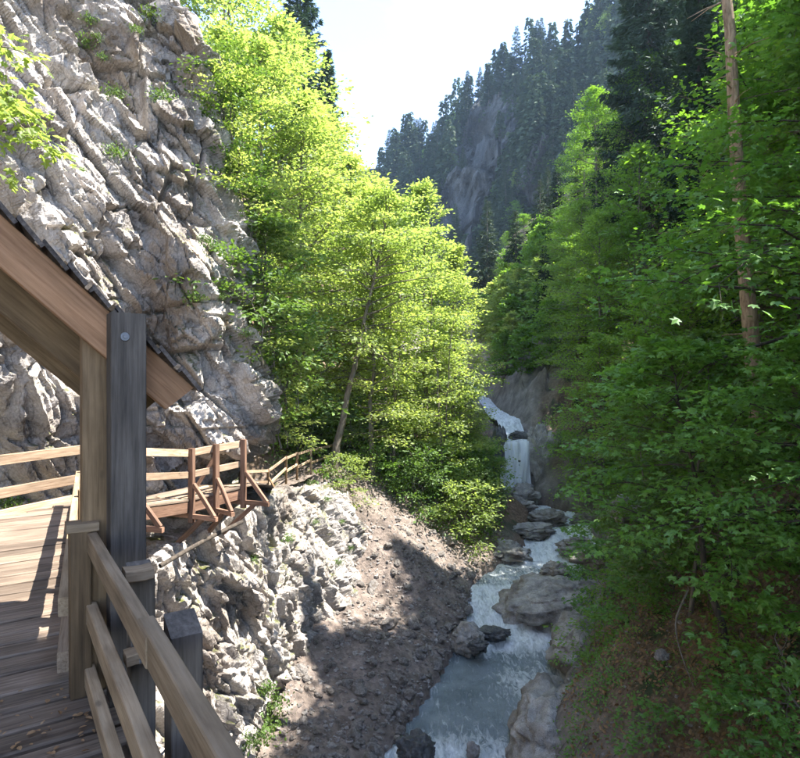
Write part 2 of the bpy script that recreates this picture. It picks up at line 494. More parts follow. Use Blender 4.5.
def simple_mat(name, c, rough=.6, metal=0.0):
    m, N, L, out = new_mat(name)
    p = N.new('ShaderNodeBsdfPrincipled')
    tc = N.new('ShaderNodeTexCoord'); n = noise(N, L, tc.outputs['Object'], 9, 4)
    r = ramp(N, [(.3, tuple(x * .75 for x in c)), (.7, tuple(min(1, x * 1.15) for x in c))]); L.new(n.outputs['Fac'], r.inputs[0])
    L.new(r.outputs[0], p.inputs['Base Color'])
    p.inputs['Roughness'].default_value = rough; p.inputs['Metallic'].default_value = metal
    L.new(p.outputs[0], out.inputs['Surface']); return m
M['steel'] = simple_mat('galvanised_steel', (.22, .23, .25), .55, .8)
M['blue'] = simple_mat('blue_plastic', (.02, .13, .27), .4)
M['litter'] = leaf_mat('dead_leaf', (.19, .115, .055), (.42, .28, .16), (1.2, 1.0, .8), .2, .02)
M['grass'] = leaf_mat('grass_blade', (.06, .12, .02), (.13, .2, .035), (1.5, 1.5, 1), .4, .03)

def ground_mat():
    m, N, L, out = new_mat('gorge_ground')
    tc = N.new('ShaderNodeTexCoord'); v = tc.outputs['Object']
    at_ = N.new('ShaderNodeAttribute'); at_.attribute_name = 'zone'
    sx = N.new('ShaderNodeSeparateColor'); L.new(at_.outputs['Color'], sx.inputs[0])
    n = noise(N, L, v, 1.6, 8, .65)
    g = ramp(N, [(.3, (.10, .082, .07)), (.5, (.205, .168, .145)), (.72, (.34, .285, .25))]); L.new(n.outputs['Fac'], g.inputs[0])
    vo = N.new('ShaderNodeTexVoronoi'); vo.inputs['Scale'].default_value = 9; L.new(v, vo.inputs['Vector'])
    vg = ramp(N, [(0.0, (.6, .57, .55)), (1.0, (1.3, 1.25, 1.2))]); L.new(vo.outputs['Color'], vg.inputs[0])
    gravel = mixc(N, L, .8, g.outputs[0], vg.outputs[0], 'MULTIPLY')
    n2 = noise(N, L, v, 7.0, 9, .75)
    so = ramp(N, [(.32, (.06, .039, .024)), (.5, (.17, .112, .07)), (.66, (.32, .23, .155))]); L.new(n2.outputs['Fac'], so.inputs[0])
    gn = noise(N, L, v, .8, 6, .65); gr = ramp(N, [(.52, 0.0), (.62, 1.0)]); L.new(gn.outputs['Fac'], gr.inputs[0])
    soil = mixc(N, L, gr.outputs[0], so.outputs[0], (.035, .055, .015))
    n4 = noise(N, L, v, 1.1, 8, .6, .4)
    ro = ramp(N, [(.3, (.10, .09, .08)), (.52, (.24, .215, .19)), (.72, (.40, .36, .32))]); L.new(n4.outputs['Fac'], ro.inputs[0])
    col = mixc(N, L, sx.outputs[0], soil, ro.outputs[0])
    col = mixc(N, L, sx.outputs[1], col, gravel)
    p = N.new('ShaderNodeBsdfPrincipled'); L.new(col, p.inputs['Base Color']); p.inputs['Roughness'].default_value = .92
    b1 = noise(N, L, v, 7, 8, .7)
    nb = bump(N, L, b1.outputs['Fac'], .9, .12)
    nb = bump(N, L, vo.outputs['Distance'], .35, .04, nb)
    L.new(nb, p.inputs['Normal'])
    L.new(p.outputs[0], out.inputs['Surface'])
    return m
M['ground'] = ground_mat()

def water_mat(name, fall=False):
    m, N, L, out = new_mat(name)
    tc = N.new('ShaderNodeTexCoord'); v = tc.outputs['Object']
    at_ = N.new('ShaderNodeAttribute'); at_.attribute_name = 'foam'
    if fall:
        v2 = mapping(N, L, v, (7, 3, .7))
    else:
        v2 = mapping(N, L, v, (2.9, 1.0, 1.6), (0, 0, R(-18)))
    n = noise(N, L, v2, 2.4, 9, .68, 1.0)
    ad = N.new('ShaderNodeMath'); ad.operation = 'ADD'
    L.new(n.outputs['Fac'], ad.inputs[0]); L.new(at_.outputs['Fac'], ad.inputs[1])
    fr = ramp(N, [(.58, 0.0), (.96, 1.0)]); L.new(ad.outputs[0], fr.inputs[0])
    p = N.new('ShaderNodeBsdfPrincipled')
    wc = noise(N, L, v, .7, 3)
    wr = ramp(N, [(.35, (.14, .175, .19)), (.65, (.27, .315, .33))]); L.new(wc.outputs['Fac'], wr.inputs[0])
    col = mixc(N, L, fr.outputs[0], wr.outputs[0], (.86, .90, .92))
    L.new(col, p.inputs['Base Color'])
    rr = ramp(N, [(0, .12), (1, .7)]); L.new(fr.outputs[0], rr.inputs[0]); L.new(rr.outputs[0], p.inputs['Roughness'])
    p.inputs['IOR'].default_value = 1.33
    b = noise(N, L, v2, 5, 6, .6, .6)
    nb = bump(N, L, b.outputs['Fac'], .8, .12)
    nb = bump(N, L, n.outputs['Fac'], .5, .08, nb)
    L.new(nb, p.inputs['Normal'])
    L.new(p.outputs[0], out.inputs['Surface'])
    return m
M['water'] = water_mat('stream_water')
M['fall'] = water_mat('falling_water', True)

# ------------------------------------------------------------------ terrain shape
Yk = np.array([-14, 0, 8, 14.2, 17.5, 21, 23.5, 25.2, 27, 31, 34.3, 38, 45, 60, 110])
CXk = np.array([.2, .3, .6, 1.35, 2.9, 4.3, 5.1, 6.1, 7.2, 8.2, 6.6, 7.1, 6.8, 6.0, 4.0])
HWk = np.array([1.4, 1.5, 1.6, 1.7, 1.9, 2.0, 2.2, 1.9, 1.6, 1.5, .95, .8, .8, .9, 1])
RZy = np.array([-14, 8, 12.6, 13.2, 14.2, 19.5, 21, 23.5, 27, 31, 34.4, 34.9, 37.5, 39.0, 45, 60, 110])
RZk = np.array([-9.6, -9.5, -9.4, -9.1, -9.0, -8.95, -8.75, -8.1, -7.6, -7.2, -7.0, -3.7, -3.5, -2.7, -2.4, 0, 4])
RBy = np.array([-14, 8, 20, 28, 34, 40, 60, 110]); RBk = np.array([-9.5, -9.2, -8.8, -7.6, -6.3, -3.2, 0, 4])
SLy = np.array([-14, 8, 15, 20.5, 22.5, 25, 30, 36, 42, 110]); SLk = np.array([.2, .25, .36, .46, .8, .62, .48, .75, 2.2, 2.2])
PXy = np.array([16, 19, 20, 23.5, 27, 33, 40]); PXk = np.array([-5, -4.6, -4.4, -3.6, -3.0, -2.4, -2])
PATH_Z = -3.75

def terrain_base(x, y):
    cx, hw, rz, rb = np.interp(y, Yk, CXk), np.interp(y, Yk, HWk), np.interp(y, RZy, RZk), np.interp(y, RBy, RBk)
    dl, dr = (cx - hw) - x, x - (cx + hw)
    z = rz - .45
    # right bank: rock lip then a steep wooded slope
    steep = 1.02 + sstep(36, 46, y) * .5
    zr = rb + .9 * (1 - np.exp(-np.maximum(dr, 0) / .5)) + steep * np.maximum(dr - .3, 0)
    zr = np.where(zr > 24, 24 + (zr - 24) * .35, zr)
    z = np.where(dr > 0, np.maximum(zr, rz - .45), z)
    # left bank
    s = np.interp(y, SLy, SLk)
    zl = rb + .1 + s * np.maximum(dl, 0) + .15 * (1 - np.exp(-np.maximum(dl, 0) / .3))
    px = np.interp(y, PXy, PXk)
    cap = np.minimum(zl, PATH_Z + .55 * np.maximum(y - 38, 0))
    hs = np.interp(y, [20, 28, 40, 110], [1.4, 1.1, .75, .5])
    hill = PATH_Z + hs * np.maximum(px - .75 - x, 0)
    hill = hill + .55 * np.maximum(y - 38, 0)
    hill = np.where(hill > 30, 30 + (hill - 30) * .3, hill)
    w = sstep(20.0, 23.0, y)
    near = np.minimum(zl, np.interp(y, [-14, 8, 13.5, 15, 18, 20.5, 22.5], [-9, -8.9, -8.2, -7.5, -7.0, -6.4, -4.4]))
    zl2 = near * (1 - w) + np.where(x < px - .75, hill, cap) * w
    z = np.where(dl > 0, zl2, z)
    return z, dl, dr

def terrain(x, y):
    x, y = np.asarray(x, float), np.asarray(y, float)
    z, dl, dr = terrain_base(x, y)
    P = np.stack([x, y, np.zeros_like(x)], 1)
    amp = np.clip(np.maximum(dl, dr) / 2.0, .12, 1.0)
    z = z + amp * (.28 * fbm(P * .45, 3, 3) + .10 * fbm(P * 1.9, 3, 9))
    rock = sstep(2.2, .5, dr + .8 * vnoise(P * .8, 5)) * (dr > 0)
    f, e = facet(np.stack([x * .7, y * .7, z * .7], 1), 21)
    z = z + rock * .35 * f
    far = sstep(35.3, 37.5, y) * sstep(.4, 1.6, np.maximum(dl, dr)) * sstep(14, 8, np.maximum(dl, dr))
    if np.any(far > 0):
        g, e2 = facet(np.stack([x * .42, y * .42, z * .18], 1), 33, 1.0, .08); g2, e3 = facet(np.stack([x * 1.1, y * 1.1, z * .5], 1), 43, 1.0, .1)
        z = z + far * np.clip(1.3 * g + .5 * g2, -1.2, 1.2)
    return z, dl, dr, rock

def tz(x, y):
    return float(terrain(np.array([x]), np.array([y]))[0][0])

xs = np.concatenate([np.arange(-60, -14, .8), np.arange(-14, 14, .17), np.arange(14, 60, .7)])
ys = np.concatenate([np.arange(-14, 8, .5), np.arange(8, 42, .17), np.arange(42, 100, .8)])
X, Y = np.meshgrid(xs, ys, indexing='ij')
Z, DL, DR, ROCK = terrain(X.ravel(), Y.ravel())
me = mesh_np('ground', np.stack([X.ravel(), Y.ravel(), Z], 1), grid_faces(len(xs), len(ys)), M['ground'])
yy = Y.ravel()
gravel = np.clip((DL > 0) * sstep(30, 24, yy) * sstep(8.5, 7, DL), 0, 1) + ((DL <= 0) & (DR <= 0)) * 1.0
gravel = np.clip(gravel, 0, 1)
rockz = np.maximum(ROCK, np.clip(sstep(37, 42, yy) * (np.abs(X.ravel() - np.interp(yy, Yk, CXk)) < 7), 0, 1))
colat = me.color_attributes.new('zone', 'FLOAT_COLOR', 'POINT')
colat.data.foreach_set('color', np.stack([rockz, gravel * (1 - rockz), 0 * rockz, 1 + 0 * rockz], 1).astype(np.float32).ravel())
ground = tag(link('ground', me), 'steep stony gorge slopes falling to the stream', kind='structure')

# ------------------------------------------------------------------ stream
ys = np.concatenate([np.arange(-6, 12, .3), np.arange(12, 34.35, .09)])
us = np.linspace(-1, 1, 60)
YY, UU = np.meshgrid(ys, us, indexing='ij')
cx, hw, rz = np.interp(YY, Yk, CXk), np.interp(YY, Yk, HWk) + .35, np.interp(YY, RZy, RZk)
XX = cx + hw * UU
P = np.stack([XX.ravel(), YY.ravel(), np.zeros(XX.size)], 1)
slope = np.abs(np.gradient(rz, axis=0) / np.gradient(YY, axis=0)).ravel()
fz = .38 * sstep(.03, .26, slope)
y1 = YY.ravel()
fz = np.maximum(fz, .42 * np.exp(-((y1 - 20.4) / 1.1) ** 2) * sstep(18.2, 20.2, y1))
fz = np.maximum(fz, .35 * np.exp(-((y1 - 33.9) / .7) ** 2))
fz = np.maximum(fz, .42 * sstep(24, 26, y1))
fz = np.maximum(fz, .31 * sstep(20, 17, y1) * sstep(.1, .9, vnoise(P * .5, 4) * .5 + .5))
fz = np.maximum(fz, .34 * sstep(1.5, .5, np.hypot(P[:, 0] - .35, y1 - 14.3)))
zz = rz.ravel() + (.05 + .16 * fz) * fbm(P * np.array([1.3, 1.0, 1]) * 1.6, 4, 31) - .05 * np.abs(UU.ravel()) ** 4
me = mesh_np('stream', np.stack([P[:, 0], y1, zz], 1), grid_faces(len(ys), len(us)), M['water'])
fa = me.attributes.new('foam', 'FLOAT', 'POINT'); fa.data.foreach_set('value', fz.astype(np.float32))
tag(link('stream', me), 'clear grey-green mountain stream with white rapids', kind='structure')
# upper stream, above the lip of the fall
ys = np.arange(35.0, 60, .2)
YY, UU = np.meshgrid(ys, np.linspace(-1, 1, 24), indexing='ij')
cx, hw, rz = np.interp(YY, Yk, CXk), np.interp(YY, Yk, HWk) * .95, np.interp(YY, RZy, RZk)
P = np.stack([(cx + hw * UU).ravel(), YY.ravel(), rz.ravel()], 1)
P[:, 2] += .12 * fbm(P * 1.5, 3, 8)
me = mesh_np('upper_stream', P, grid_faces(len(ys), 24), M['water'])
fa = me.attributes.new('foam', 'FLOAT', 'POINT'); fa.data.foreach_set('value', np.full(len(P), .36, np.float32))
tag(link('upper_stream', me), 'white upper stream tumbling above the waterfall', kind='structure')
# the fall: strands of water with depth, wider at the foot
nu, nv = 60, 70
U, Vv = np.meshgrid(np.linspace(-1, 1, nu), np.linspace(0, 1, nv), indexing='ij')
zt = -3.62 - 3.5 * Vv
wid = .80 + .18 * Vv
Xf = 6.72 + U * wid - .25 * Vv + .05 * np.sin(9 * U + 6 * Vv)
Yf = 35.05 - .95 * np.sqrt(Vv) - .25 * (1 - U ** 2)
P = np.stack([Xf.ravel(), Yf.ravel(), zt.ravel()], 1)
P[:, 1] -= .18 * fbm(np.stack([P[:, 0] * 5, P[:, 2] * .6, 0 * P[:, 0]], 1), 3, 14)
split = np.exp(-((U + .12 - .1 * Vv) / .16) ** 2).ravel() * sstep(.15, .35, Vv.ravel())
me = mesh_np('waterfall', P, grid_faces(nu, nv), M['fall'])
fa = me.attributes.new('foam', 'FLOAT', 'POINT'); fa.data.foreach_set('value', (.62 - .26 * split).astype(np.float32))
tag(link('waterfall', me), 'white waterfall dropping between dark rocks into the stream', 'waterfall', kind='thing')

# ------------------------------------------------------------------ cliff
# control curves along the cliff: foot B, ledge edge T, wall foot W
Bc = [(-.8, -6, -10), (-1, 0, -10), (-2.2, 4.5, -10), (-2.8, 8, -9.9), (-3.1, 10.5, -9.6), (-3.2, 13, -9.2), (-3.1, 15, -8.8), (-2.2, 18, -8.2), (-1.3, 20.5, -7.4), (-1.5, 22.5, -6.2), (-3, 25.5, -5.5), (-5, 29, -5.5)]
Tc = [(-1.2, -6, -2.7), (-1.9, 0, -2.7), (-3.2, 4, -2.8), (-4.0, 7.5, -3.0), (-4.2, 10.3, -3.1), (-3.35, 12.3, -2.75), (-3.25, 14.5, -2.95), (-3.2, 18.5, -3.4), (-2.3, 21, -3.95), (-2.1, 22.5, -4.3), (-3.6, 25.5, -4.0), (-5.5, 29, -4)]
Wc = [(-3.6, -6, -2.5), (-4.3, 0, -2.5), (-5.9, 4, -2.6), (-6.6, 7.5, -2.7), (-6.3, 10, -2.8), (-5.2, 12.0, -2.5), (-4.0, 13.7, -2.5), (-5.2, 17.5, -3.2), (-6, 21, -3.7), (-7, 24, -3.5), (-9, 27, -3.5), (-11, 30, -3.5)]
tu = np.concatenate([np.linspace(0, 2.6, 60), np.linspace(2.6, 7.2, 560)[1:], np.linspace(7.2, 11, 130)[1:]])
B_, T_, W_ = curve(Bc, tu), curve(Tc, tu), curve(Wc, tu)
tan = np.gradient(W_[:, :2], axis=0); tan /= np.linalg.norm(tan, axis=1)[:, None]
# soften the wall's facing so that the sheet does not fold at the corner
kern = np.hanning(61); kern /= kern.sum()
tan = np.stack([np.convolve(np.pad(tan[:, k], 30, 'edge'), kern, 'valid') for k in (0, 1)], 1)
nrm = np.stack([tan[:, 1], -tan[:, 0]], 1); nrm /= np.linalg.norm(nrm, axis=1)[:, None]
vb = np.linspace(0, 1, 170); vl = np.linspace(0, 1, 36)[1:]
zw = np.concatenate([np.linspace(0, 14, 330)[1:], np.linspace(14, 24, 60)[1:]])
rows = []
for v in vb:
    q = B_ * (1 - v) + T_ * v
    q = q.copy(); bow = math.sin(v * math.pi) * .25
    q[:, :2] += nrm * bow
    rows.append(q)
for v in vl: rows.append(T_ * (1 - v) + W_ * v)
bulge_u = np.exp(-((tu - 6.0) / .75) ** 2)
for h in zw:
    q = W_.copy(); q[:, 2] += h
    lean = -.175 * max(h - 1.0, 0) - .07 * max(h - 8, 0)
    over = 1.15 * bulge_u * sstep(.75, 1.3, np.full_like(tu, h) + .25 * np.sin(tu * 7))
    q[:, :2] += nrm * (lean + over - .35 * (1 - bulge_u) * sstep(0, 1, h) * sstep(3.0, 1.0, h))[:, None]
    rows.append(q)
S = np.stack(rows, 1)                              # u, v, xyz
nu, nv = S.shape[:2]
du = np.gradient(S, axis=0); dv = np.gradient(S, axis=1)
nn = np.cross(du, dv); nn /= np.linalg.norm(nn, axis=2)[:, :, None] + 1e-9
if nn[nu // 2, nv - 60, 0] < 0: nn = -nn
# outward direction of each column mixed in, so that the displacement never folds over the ledge corner
hor = np.concatenate([nrm, np.zeros((nu, 1))], 1)[:, None, :]
nn = nn * .6 + hor * .4; nn /= np.linalg.norm(nn, axis=2)[:, :, None]
P = S.reshape(-1, 3); n_ = nn.reshape(-1, 3)
arc = np.concatenate([[0], np.cumsum(np.linalg.norm(np.diff(W_[:, :2], axis=0), axis=1))])
A = np.repeat(arc, nv)
warp = np.stack([fbm(P * 1.1, 3, 41), fbm(P * 1.1, 3, 51), fbm(P * 1.1, 3, 61)], 1)
Q = P + .35 * warp
# the beds dip down to the right: turn the block grid and stretch the blocks along the dip
ax = np.array([.42, .40, -.82]); ax /= np.linalg.norm(ax)
ay = np.cross(ax, [.7, -.7, 0]); ay /= np.linalg.norm(ay)
az = np.cross(ax, ay)
low = np.stack([vnoise(P * .6, 41), vnoise(P * .6, 51), vnoise(P * .6, 61)], 1)
Q = P + .12 * low
E = np.stack([Q @ ax, Q @ ay, Q @ az], 1)
f1, e1 = facet(E / np.array([3.0, 1.2, 1.5]), 101, .75, .035)
E2 = E + .03 * warp
f2, e2 = facet(E2 / np.array([1.15, .46, .56]), 201, .9, .06)
f3, e3 = facet(E2 / np.array([.46, .2, .25]), 301, 1.0, .10)
f4, e4 = facet(E2 / np.array([.2, .10, .12]), 401, 1.2, .35)
saw_s = (P[:, 2] + .9 * A) / 2.7 + .22 * fbm(P * .45, 2, 71)
saw = (1 - (saw_s - np.floor(saw_s)))
saw = np.where(saw > .93, (1 - saw) / .07, saw / .93)
hgt = np.repeat(S[nu // 2, :, 2][None], nu, 0).ravel()
upper = sstep(-2.2, -1.0, P[:, 2])
onledge = np.exp(-((P[:, 2] + 2.8) / .35) ** 2)
damp = 1 - .75 * onledge
lower = sstep(-2.6, -3.4, P[:, 2])
def slabs(c, spacing, k, groove):
    # parallel joints: each slab stands a little proud of or behind its neighbour, with a groove between
    t = c / spacing; i = np.floor(t).astype(np.int64); f = t - i
    def hh(j): return h3(j, j * 0 + 3, j * 0 + 7, k) - .5
    w = sstep(0, .05, f); val = hh(i) * w + .5 * (hh(i) + hh(i - 1)) * (1 - w)
    w2 = sstep(.95, 1.0, f); val = val * (1 - w2) + .5 * (hh(i) + hh(i + 1)) * w2
    return val - groove * sstep(.035, 0, np.minimum(f, 1 - f))
j1 = slabs(E[:, 1] + .10 * low[:, 0] + .05 * warp[:, 0], 1.55, 911, .28)
j2 = slabs(E[:, 2] * .6 + E[:, 1] * .8 + .12 * low[:, 1], .83, 921, .25)
j3 = slabs(E[:, 0] + .35 * E[:, 1] + .25 * low[:, 2] + .06 * warp[:, 1], 1.9, 931, .3)
mk = sstep(-.35, .25, vnoise(P * .4, 15)); mk2 = sstep(-.2, .3, vnoise(P * .55, 16))
jj = .60 * j1 * (1 - .4 * lower) + .26 * j2 * mk + .42 * j3 * mk2 * (1 - .6 * lower)
dsp = (jj + .80 * f1 * (1 - .6 * lower) * (1 - .5 * np.repeat(sstep(5.0, 5.9, tu), nv)) + .30 * f2 * (1 - .3 * lower) + .11 * f3 + .035 * f4 + .28 * (saw - .5) * upper * sstep(-.6, .5, fbm(P * .35, 2, 81)) + .03 * fbm(P * 5, 3, 91))
dsp -= .26 * sstep(.05, .0, e1) * (1 - .4 * lower) + .10 * sstep(.06, .0, e2) + .02 * sstep(.10, 0, e3)
# the great overhang high on the left and the block below the walkway bend
s_ov = P[:, 2] - (3.55 - .95 * (A - arc[np.argmin(np.abs(W_[:, 1] - 8.5) + 10 * (tu > 6))]))
loc = np.exp(-((P[:, 1] - 9.0) / 2.6) ** 2) * (P[:, 2] > -1)
dsp += loc * (.75 * sstep(-.06, .10, s_ov) * sstep(3.2, .3, s_ov) - .5 * sstep(-1.4, -.5, s_ov) * sstep(.02, -.1, s_ov))
P2 = P + n_ * (dsp * damp)[:, None]
me = mesh_np('cliff', P2, grid_faces(nu, nv), M['cliff'])
if me.polygons[(nu // 2) * (nv - 1) + nv - 60].normal.x < 0: me.flip_normals()
me.polygons.foreach_set('use_smooth', np.zeros(len(me.polygons), bool))
tag(link('cliff', me), 'pale grey craggy limestone cliff towering over the boardwalk', kind='structure')
CL = P2.reshape(nu, nv, 3); CN = nn
def cliff_pick(px, py):
    """the point of the cliff seen at a spot of the photograph, and its facing"""
    v = CL.reshape(-1, 3); ok = v[:, 1] > 1
    ix = 400 + 600 * v[:, 0] / np.where(ok, v[:, 1], 1); iy = 379 - 600 * v[:, 2] / np.where(ok, v[:, 1], 1)
    d2 = (ix - px) ** 2 + (iy - py) ** 2 + np.where(ok, 0, 1e9)
    c = np.where(d2 < 16)[0]
    k = c[np.argmin(v[c, 1])] if len(c) else np.argmin(d2)
    return Vector(v[k]), Vector(CN.reshape(-1, 3)[k])

# ------------------------------------------------------------------ far mountain
cr_px = [250, 330, 380, 400, 425, 445, 462, 480, 520, 560, 600, 660, 760, 860]
cr_py = [190, 176, 166, 160, 148, 135, 118, 98, 74, 54, 36, 5, -50, -90]
nu, nv = 300, 170
pxs = np.linspace(250, 860, nu)
Dbase = np.interp(pxs, [250, 420, 520, 620, 860], [180, 158, 130, 108, 90]); Dtop = np.interp(pxs, [250, 420, 520, 620, 860], [225, 196, 163, 142, 125])
top_y = np.interp(pxs, cr_px, cr_py)
top = np.stack([(pxs - 400) / 600 * Dtop, Dtop, (379 - top_y) / 600 * Dtop], 1)
basep = np.stack([(pxs - 400) / 600 * Dbase, Dbase, np.full(nu, -8.0)], 1)
rows = []
for v in np.linspace(0, 1, 140):
    e = v ** .85
    back = v ** 1.5
    q = np.empty((nu, 3)); q[:, :2] = basep[:, :2] * (1 - back) + top[:, :2] * back; q[:, 2] = basep[:, 2] * (1 - e) + top[:, 2] * e
    rows.append(q)
for k in range(1, 31):
    q = top.copy(); q[:, 1] += 3.2 * k; q[:, 0] += (pxs - 400) / 600 * 3.2 * k; q[:, 2] -= .6 * k + .05 * k * k; rows.append(q)
S = np.stack(rows, 1); nv = S.shape[1]
P = S.reshape(-1, 3)
f1, e1 = facet(P / np.array([16, 16, 30]) + .4 * np.stack([fbm(P / 20, 2, 3), fbm(P / 20, 2, 5), fbm(P / 20, 2, 6)], 1), 501, 1.0)
f2, e2 = facet(P / np.array([5, 5, 11]), 601, 1.0)
fade = np.tile(np.concatenate([np.ones(128), np.linspace(1, .15, 12), np.full(nv - 140, .15)]), nu)
f3, e3 = facet(P / np.array([2.2, 2.2, 5]), 651, 1.0, .2)
dsp = (8 * f1 + 3.4 * f2 + .9 * f3 + 4 * fbm(P / 25, 4, 7) - 2 * sstep(.08, 0, e1)) * fade
P2 = P.copy(); P2[:, 1] -= dsp; P2[:, 0] -= .3 * dsp
me = mesh_np('far_mountain', P2, grid_faces(nu, nv), M['far_rock'], smooth=False)
if me.polygons[60 * (nv - 1) + 60].normal.y > 0: me.flip_normals()
tag(link('far_mountain', me), 'steep wooded mountain with bare rock face closing the gorge', kind='structure')
MT = P2.reshape(nu, nv, 3)

# ------------------------------------------------------------------ boardwalk, near deck
DZ = -1.75
wdir = Vector((-.552, .834, 0)); cdir = Vector((.834, .552, 0))
L0 = Vector((-1.69, 3.355, 0))                      # railing line passes here (at the shelter post)
def on_rail(y): return L0 + wdir * ((y - L0.y) / wdir.y)
deck = tag(empty('boardwalk', (L0.x - .8, L0.y, DZ)), 'weathered grey plank boardwalk under the shelter roof', 'boardwalk')
corner = Vector((-3.85, 8.45, 0)); R0 = Vector((-5.1, 7.6, 0)); R1 = Vector((-4.6, 8.95, 0))
def cross2(o, d, a, b):
    """where the line o + t*d meets the line a-b; returns t"""
    e = b - a; den = d.x * e.y - d.y * e.x
    return ((a.x - o.x) * e.y - (a.y - o.y) * e.x) / den
prng = random.Random(11)
sv = -3.6
k = 0
edge_far = (corner - L0).normalized()
while sv < 6.2:
    wpl = prng.uniform(.20, .27)
    o = L0 + wdir * (sv + wpl / 2)
    t1 = .09 if sv < 0 else cross2(o, cdir, L0 + cdir * .02, corner) + .06
    t0 = max(-2.75, cross2(o, cdir, R0, R1) + .03) if sv > 1.2 else -2.75
    if sv > 3.4:
        t0 = max(t0, cross2(o, cdir, R0, R1) + .03)
    if t1 - t0 > .25 and o.y < 9.0:
        z = DZ - .025 + prng.uniform(-.008, .006)
        a, b = o + cdir * (t0 + prng.uniform(0, .03)), o + cdir * (t1 + prng.uniform(-.03, .03))
        a.z = b.z = z
        b.z += prng.uniform(-.004, .004)
        beam('plank', a, b, wpl - prng.uniform(.022, .044), .05, M['plank'], deck, bevel=.011, jit=.004, segs=6)
    sv += wpl
for off in (-2.5, -1.3, -.12):                       # long beams under the planks
    a, b = L0 + cdir * off - wdir * 3.4, L0 + cdir * off + wdir * (5.3 if off > -2 else 3.8)
    a.z = b.z = DZ - .15
    beam('bearer', a, b, .14, .19, M['dark_post'], deck)
# bank post under the deck, down to the rock
for y, dn in ((1.0, 3.2), (5.2, 1.6)):
    p = on_rail(y) + cdir * -.25
    beam('prop', (p.x, p.y, DZ - .24), (p.x - .9, p.y + .2, DZ - dn), .16, .16, M['dark_post'], deck)

# railing of the near deck
rail = tag(empty('railing', (L0.x, L0.y, DZ)), 'weathered timber railing with three rails along the near deck edge', 'railing')
def railbeam(name, y0, y1, off, zt, w, h, mat, par, dz0=0, dz1=0, **kw):
    off -= .03
    a, b = on_rail(y0) + cdir * off, on_rail(y1) + cdir * off
    a.z, b.z = zt - h / 2 + dz0, zt - h / 2 + dz1
    return beam(name, a, b, w, h, mat, par, **kw)
railbeam('handrail', 3.42, 2.0, 0, -.85, .052, .105, M['rail'], rail)
railbeam('handrail', 2.14, -1.2, .010, -.842, .056, .11, M['rail'], rail)
railbeam('middle_rail', 3.40, 1.72, 0, -1.25, .055, .11, M['rail'], rail)
railbeam('middle_rail', 1.76, -1.2, .0, -1.243, .058, .11, M['rail'], rail)
railbeam('lower_rail', 3.40, -1.2, -.01, -1.60, .055, .10, M['rail'], rail)
for y, top in ((2.80, -.88), (2.12, -.86), (.95, -.85), (-.2, -.85)):
    p = on_rail(y) + cdir * .105
    beam('post', (p.x, p.y, DZ - .45), (p.x, p.y, top), .11, .12, M['dark_post'], rail, up=wdir, chamfer_end=.05)
for y, zt in ((2.72, -1.27), (2.74, -.90)):
    p = on_rail(y)
    a, b = p + cdir * .02, p + cdir * .14
    a.z = b.z = zt
    beam('block', a, b, .10, .05, M['rail'], rail)
pin = L0 + cdir * -.085 + wdir * .04                   # inner post with its short cap
beam('post', (pin.x, pin.y, DZ), (pin.x, pin.y, -.83), .105, .11, M['brown_post'], rail, up=wdir)
a, b = pin - cdir * .07, pin + cdir * .09
a.z = b.z = -.82
beam('cap', a, b, .12, .05, M['rail'], rail)
# bolt heads on the joint
for y, z in ((2.09, -.90), (2.09, -.97), (2.06, -1.28)):
    p = on_rail(y) - cdir * .045
    bm = bmesh.new(); bmesh.ops.create_cone(bm, cap_ends=True, segments=8, radius1=.009, radius2=.007, depth=.012)
    me = bpy.data.meshes.new('bolt'); bm.to_mesh(me); bm.free(); me.materials.append(M['steel'])
    o = link('bolt', me, rail, Vector((p.x, p.y, z)) - rail.location); o.rotation_euler = cdir.to_track_quat('Z', 'Y').to_euler()
# rails beyond the shelter post to the bend
far_rail = tag(empty('railing', (-2.8, 5.8, DZ)), 'low kick rails along the outer deck edge behind the shelter post', 'railing')
fa, fb = L0 + wdir * .25 - cdir * .15, Vector((-4.45, 8.3, 0))
for zt, h in ((-1.58, .12), (-1.27, .11)):
    a, b = fa.copy(), fb.copy(); a.z = b.z = zt - h / 2
    beam('rail', a, b, .06, h, M['pale_rail'] if zt < -1.5 else M['rail'], far_rail)  # lower rail paler: sunlight on it put into the colour
for t in (.3, .62, .97):
    p = fa.lerp(fb, t) + cdir * .07
    beam('post', (p.x, p.y, DZ - .1), (p.x, p.y, -1.2), .09, .09, M['brown_post'], far_rail, up=wdir)
# railing across the end of the deck, in front of the rock
end_rail = tag(empty('railing', (-5.0, 7.6, DZ)), 'sunlit brown railing across the deck end in front of the cliff', 'railing')
ed = (R1 - R0).normalized()
ea, eb = R0 - ed * 2.6, R1 + ed * .35
for zt, h in ((-1.0, .13), (-1.42, .13), (-1.70, .14)):
    a, b = ea.copy(), eb.copy(); a.z = b.z = zt - h / 2 + .03
    beam('rail', a, b, .05, h, M['pale_rail'], end_rail)
for t in (-2.2, -1.1, 1.55):
    p = R0 + ed * t + Vector((-ed.y, ed.x, 0)) * .07
    beam('post', (p.x, p.y, DZ - .4), (p.x, p.y, -.93), .09, .09, M['brown_post'], end_rail, up=ed)

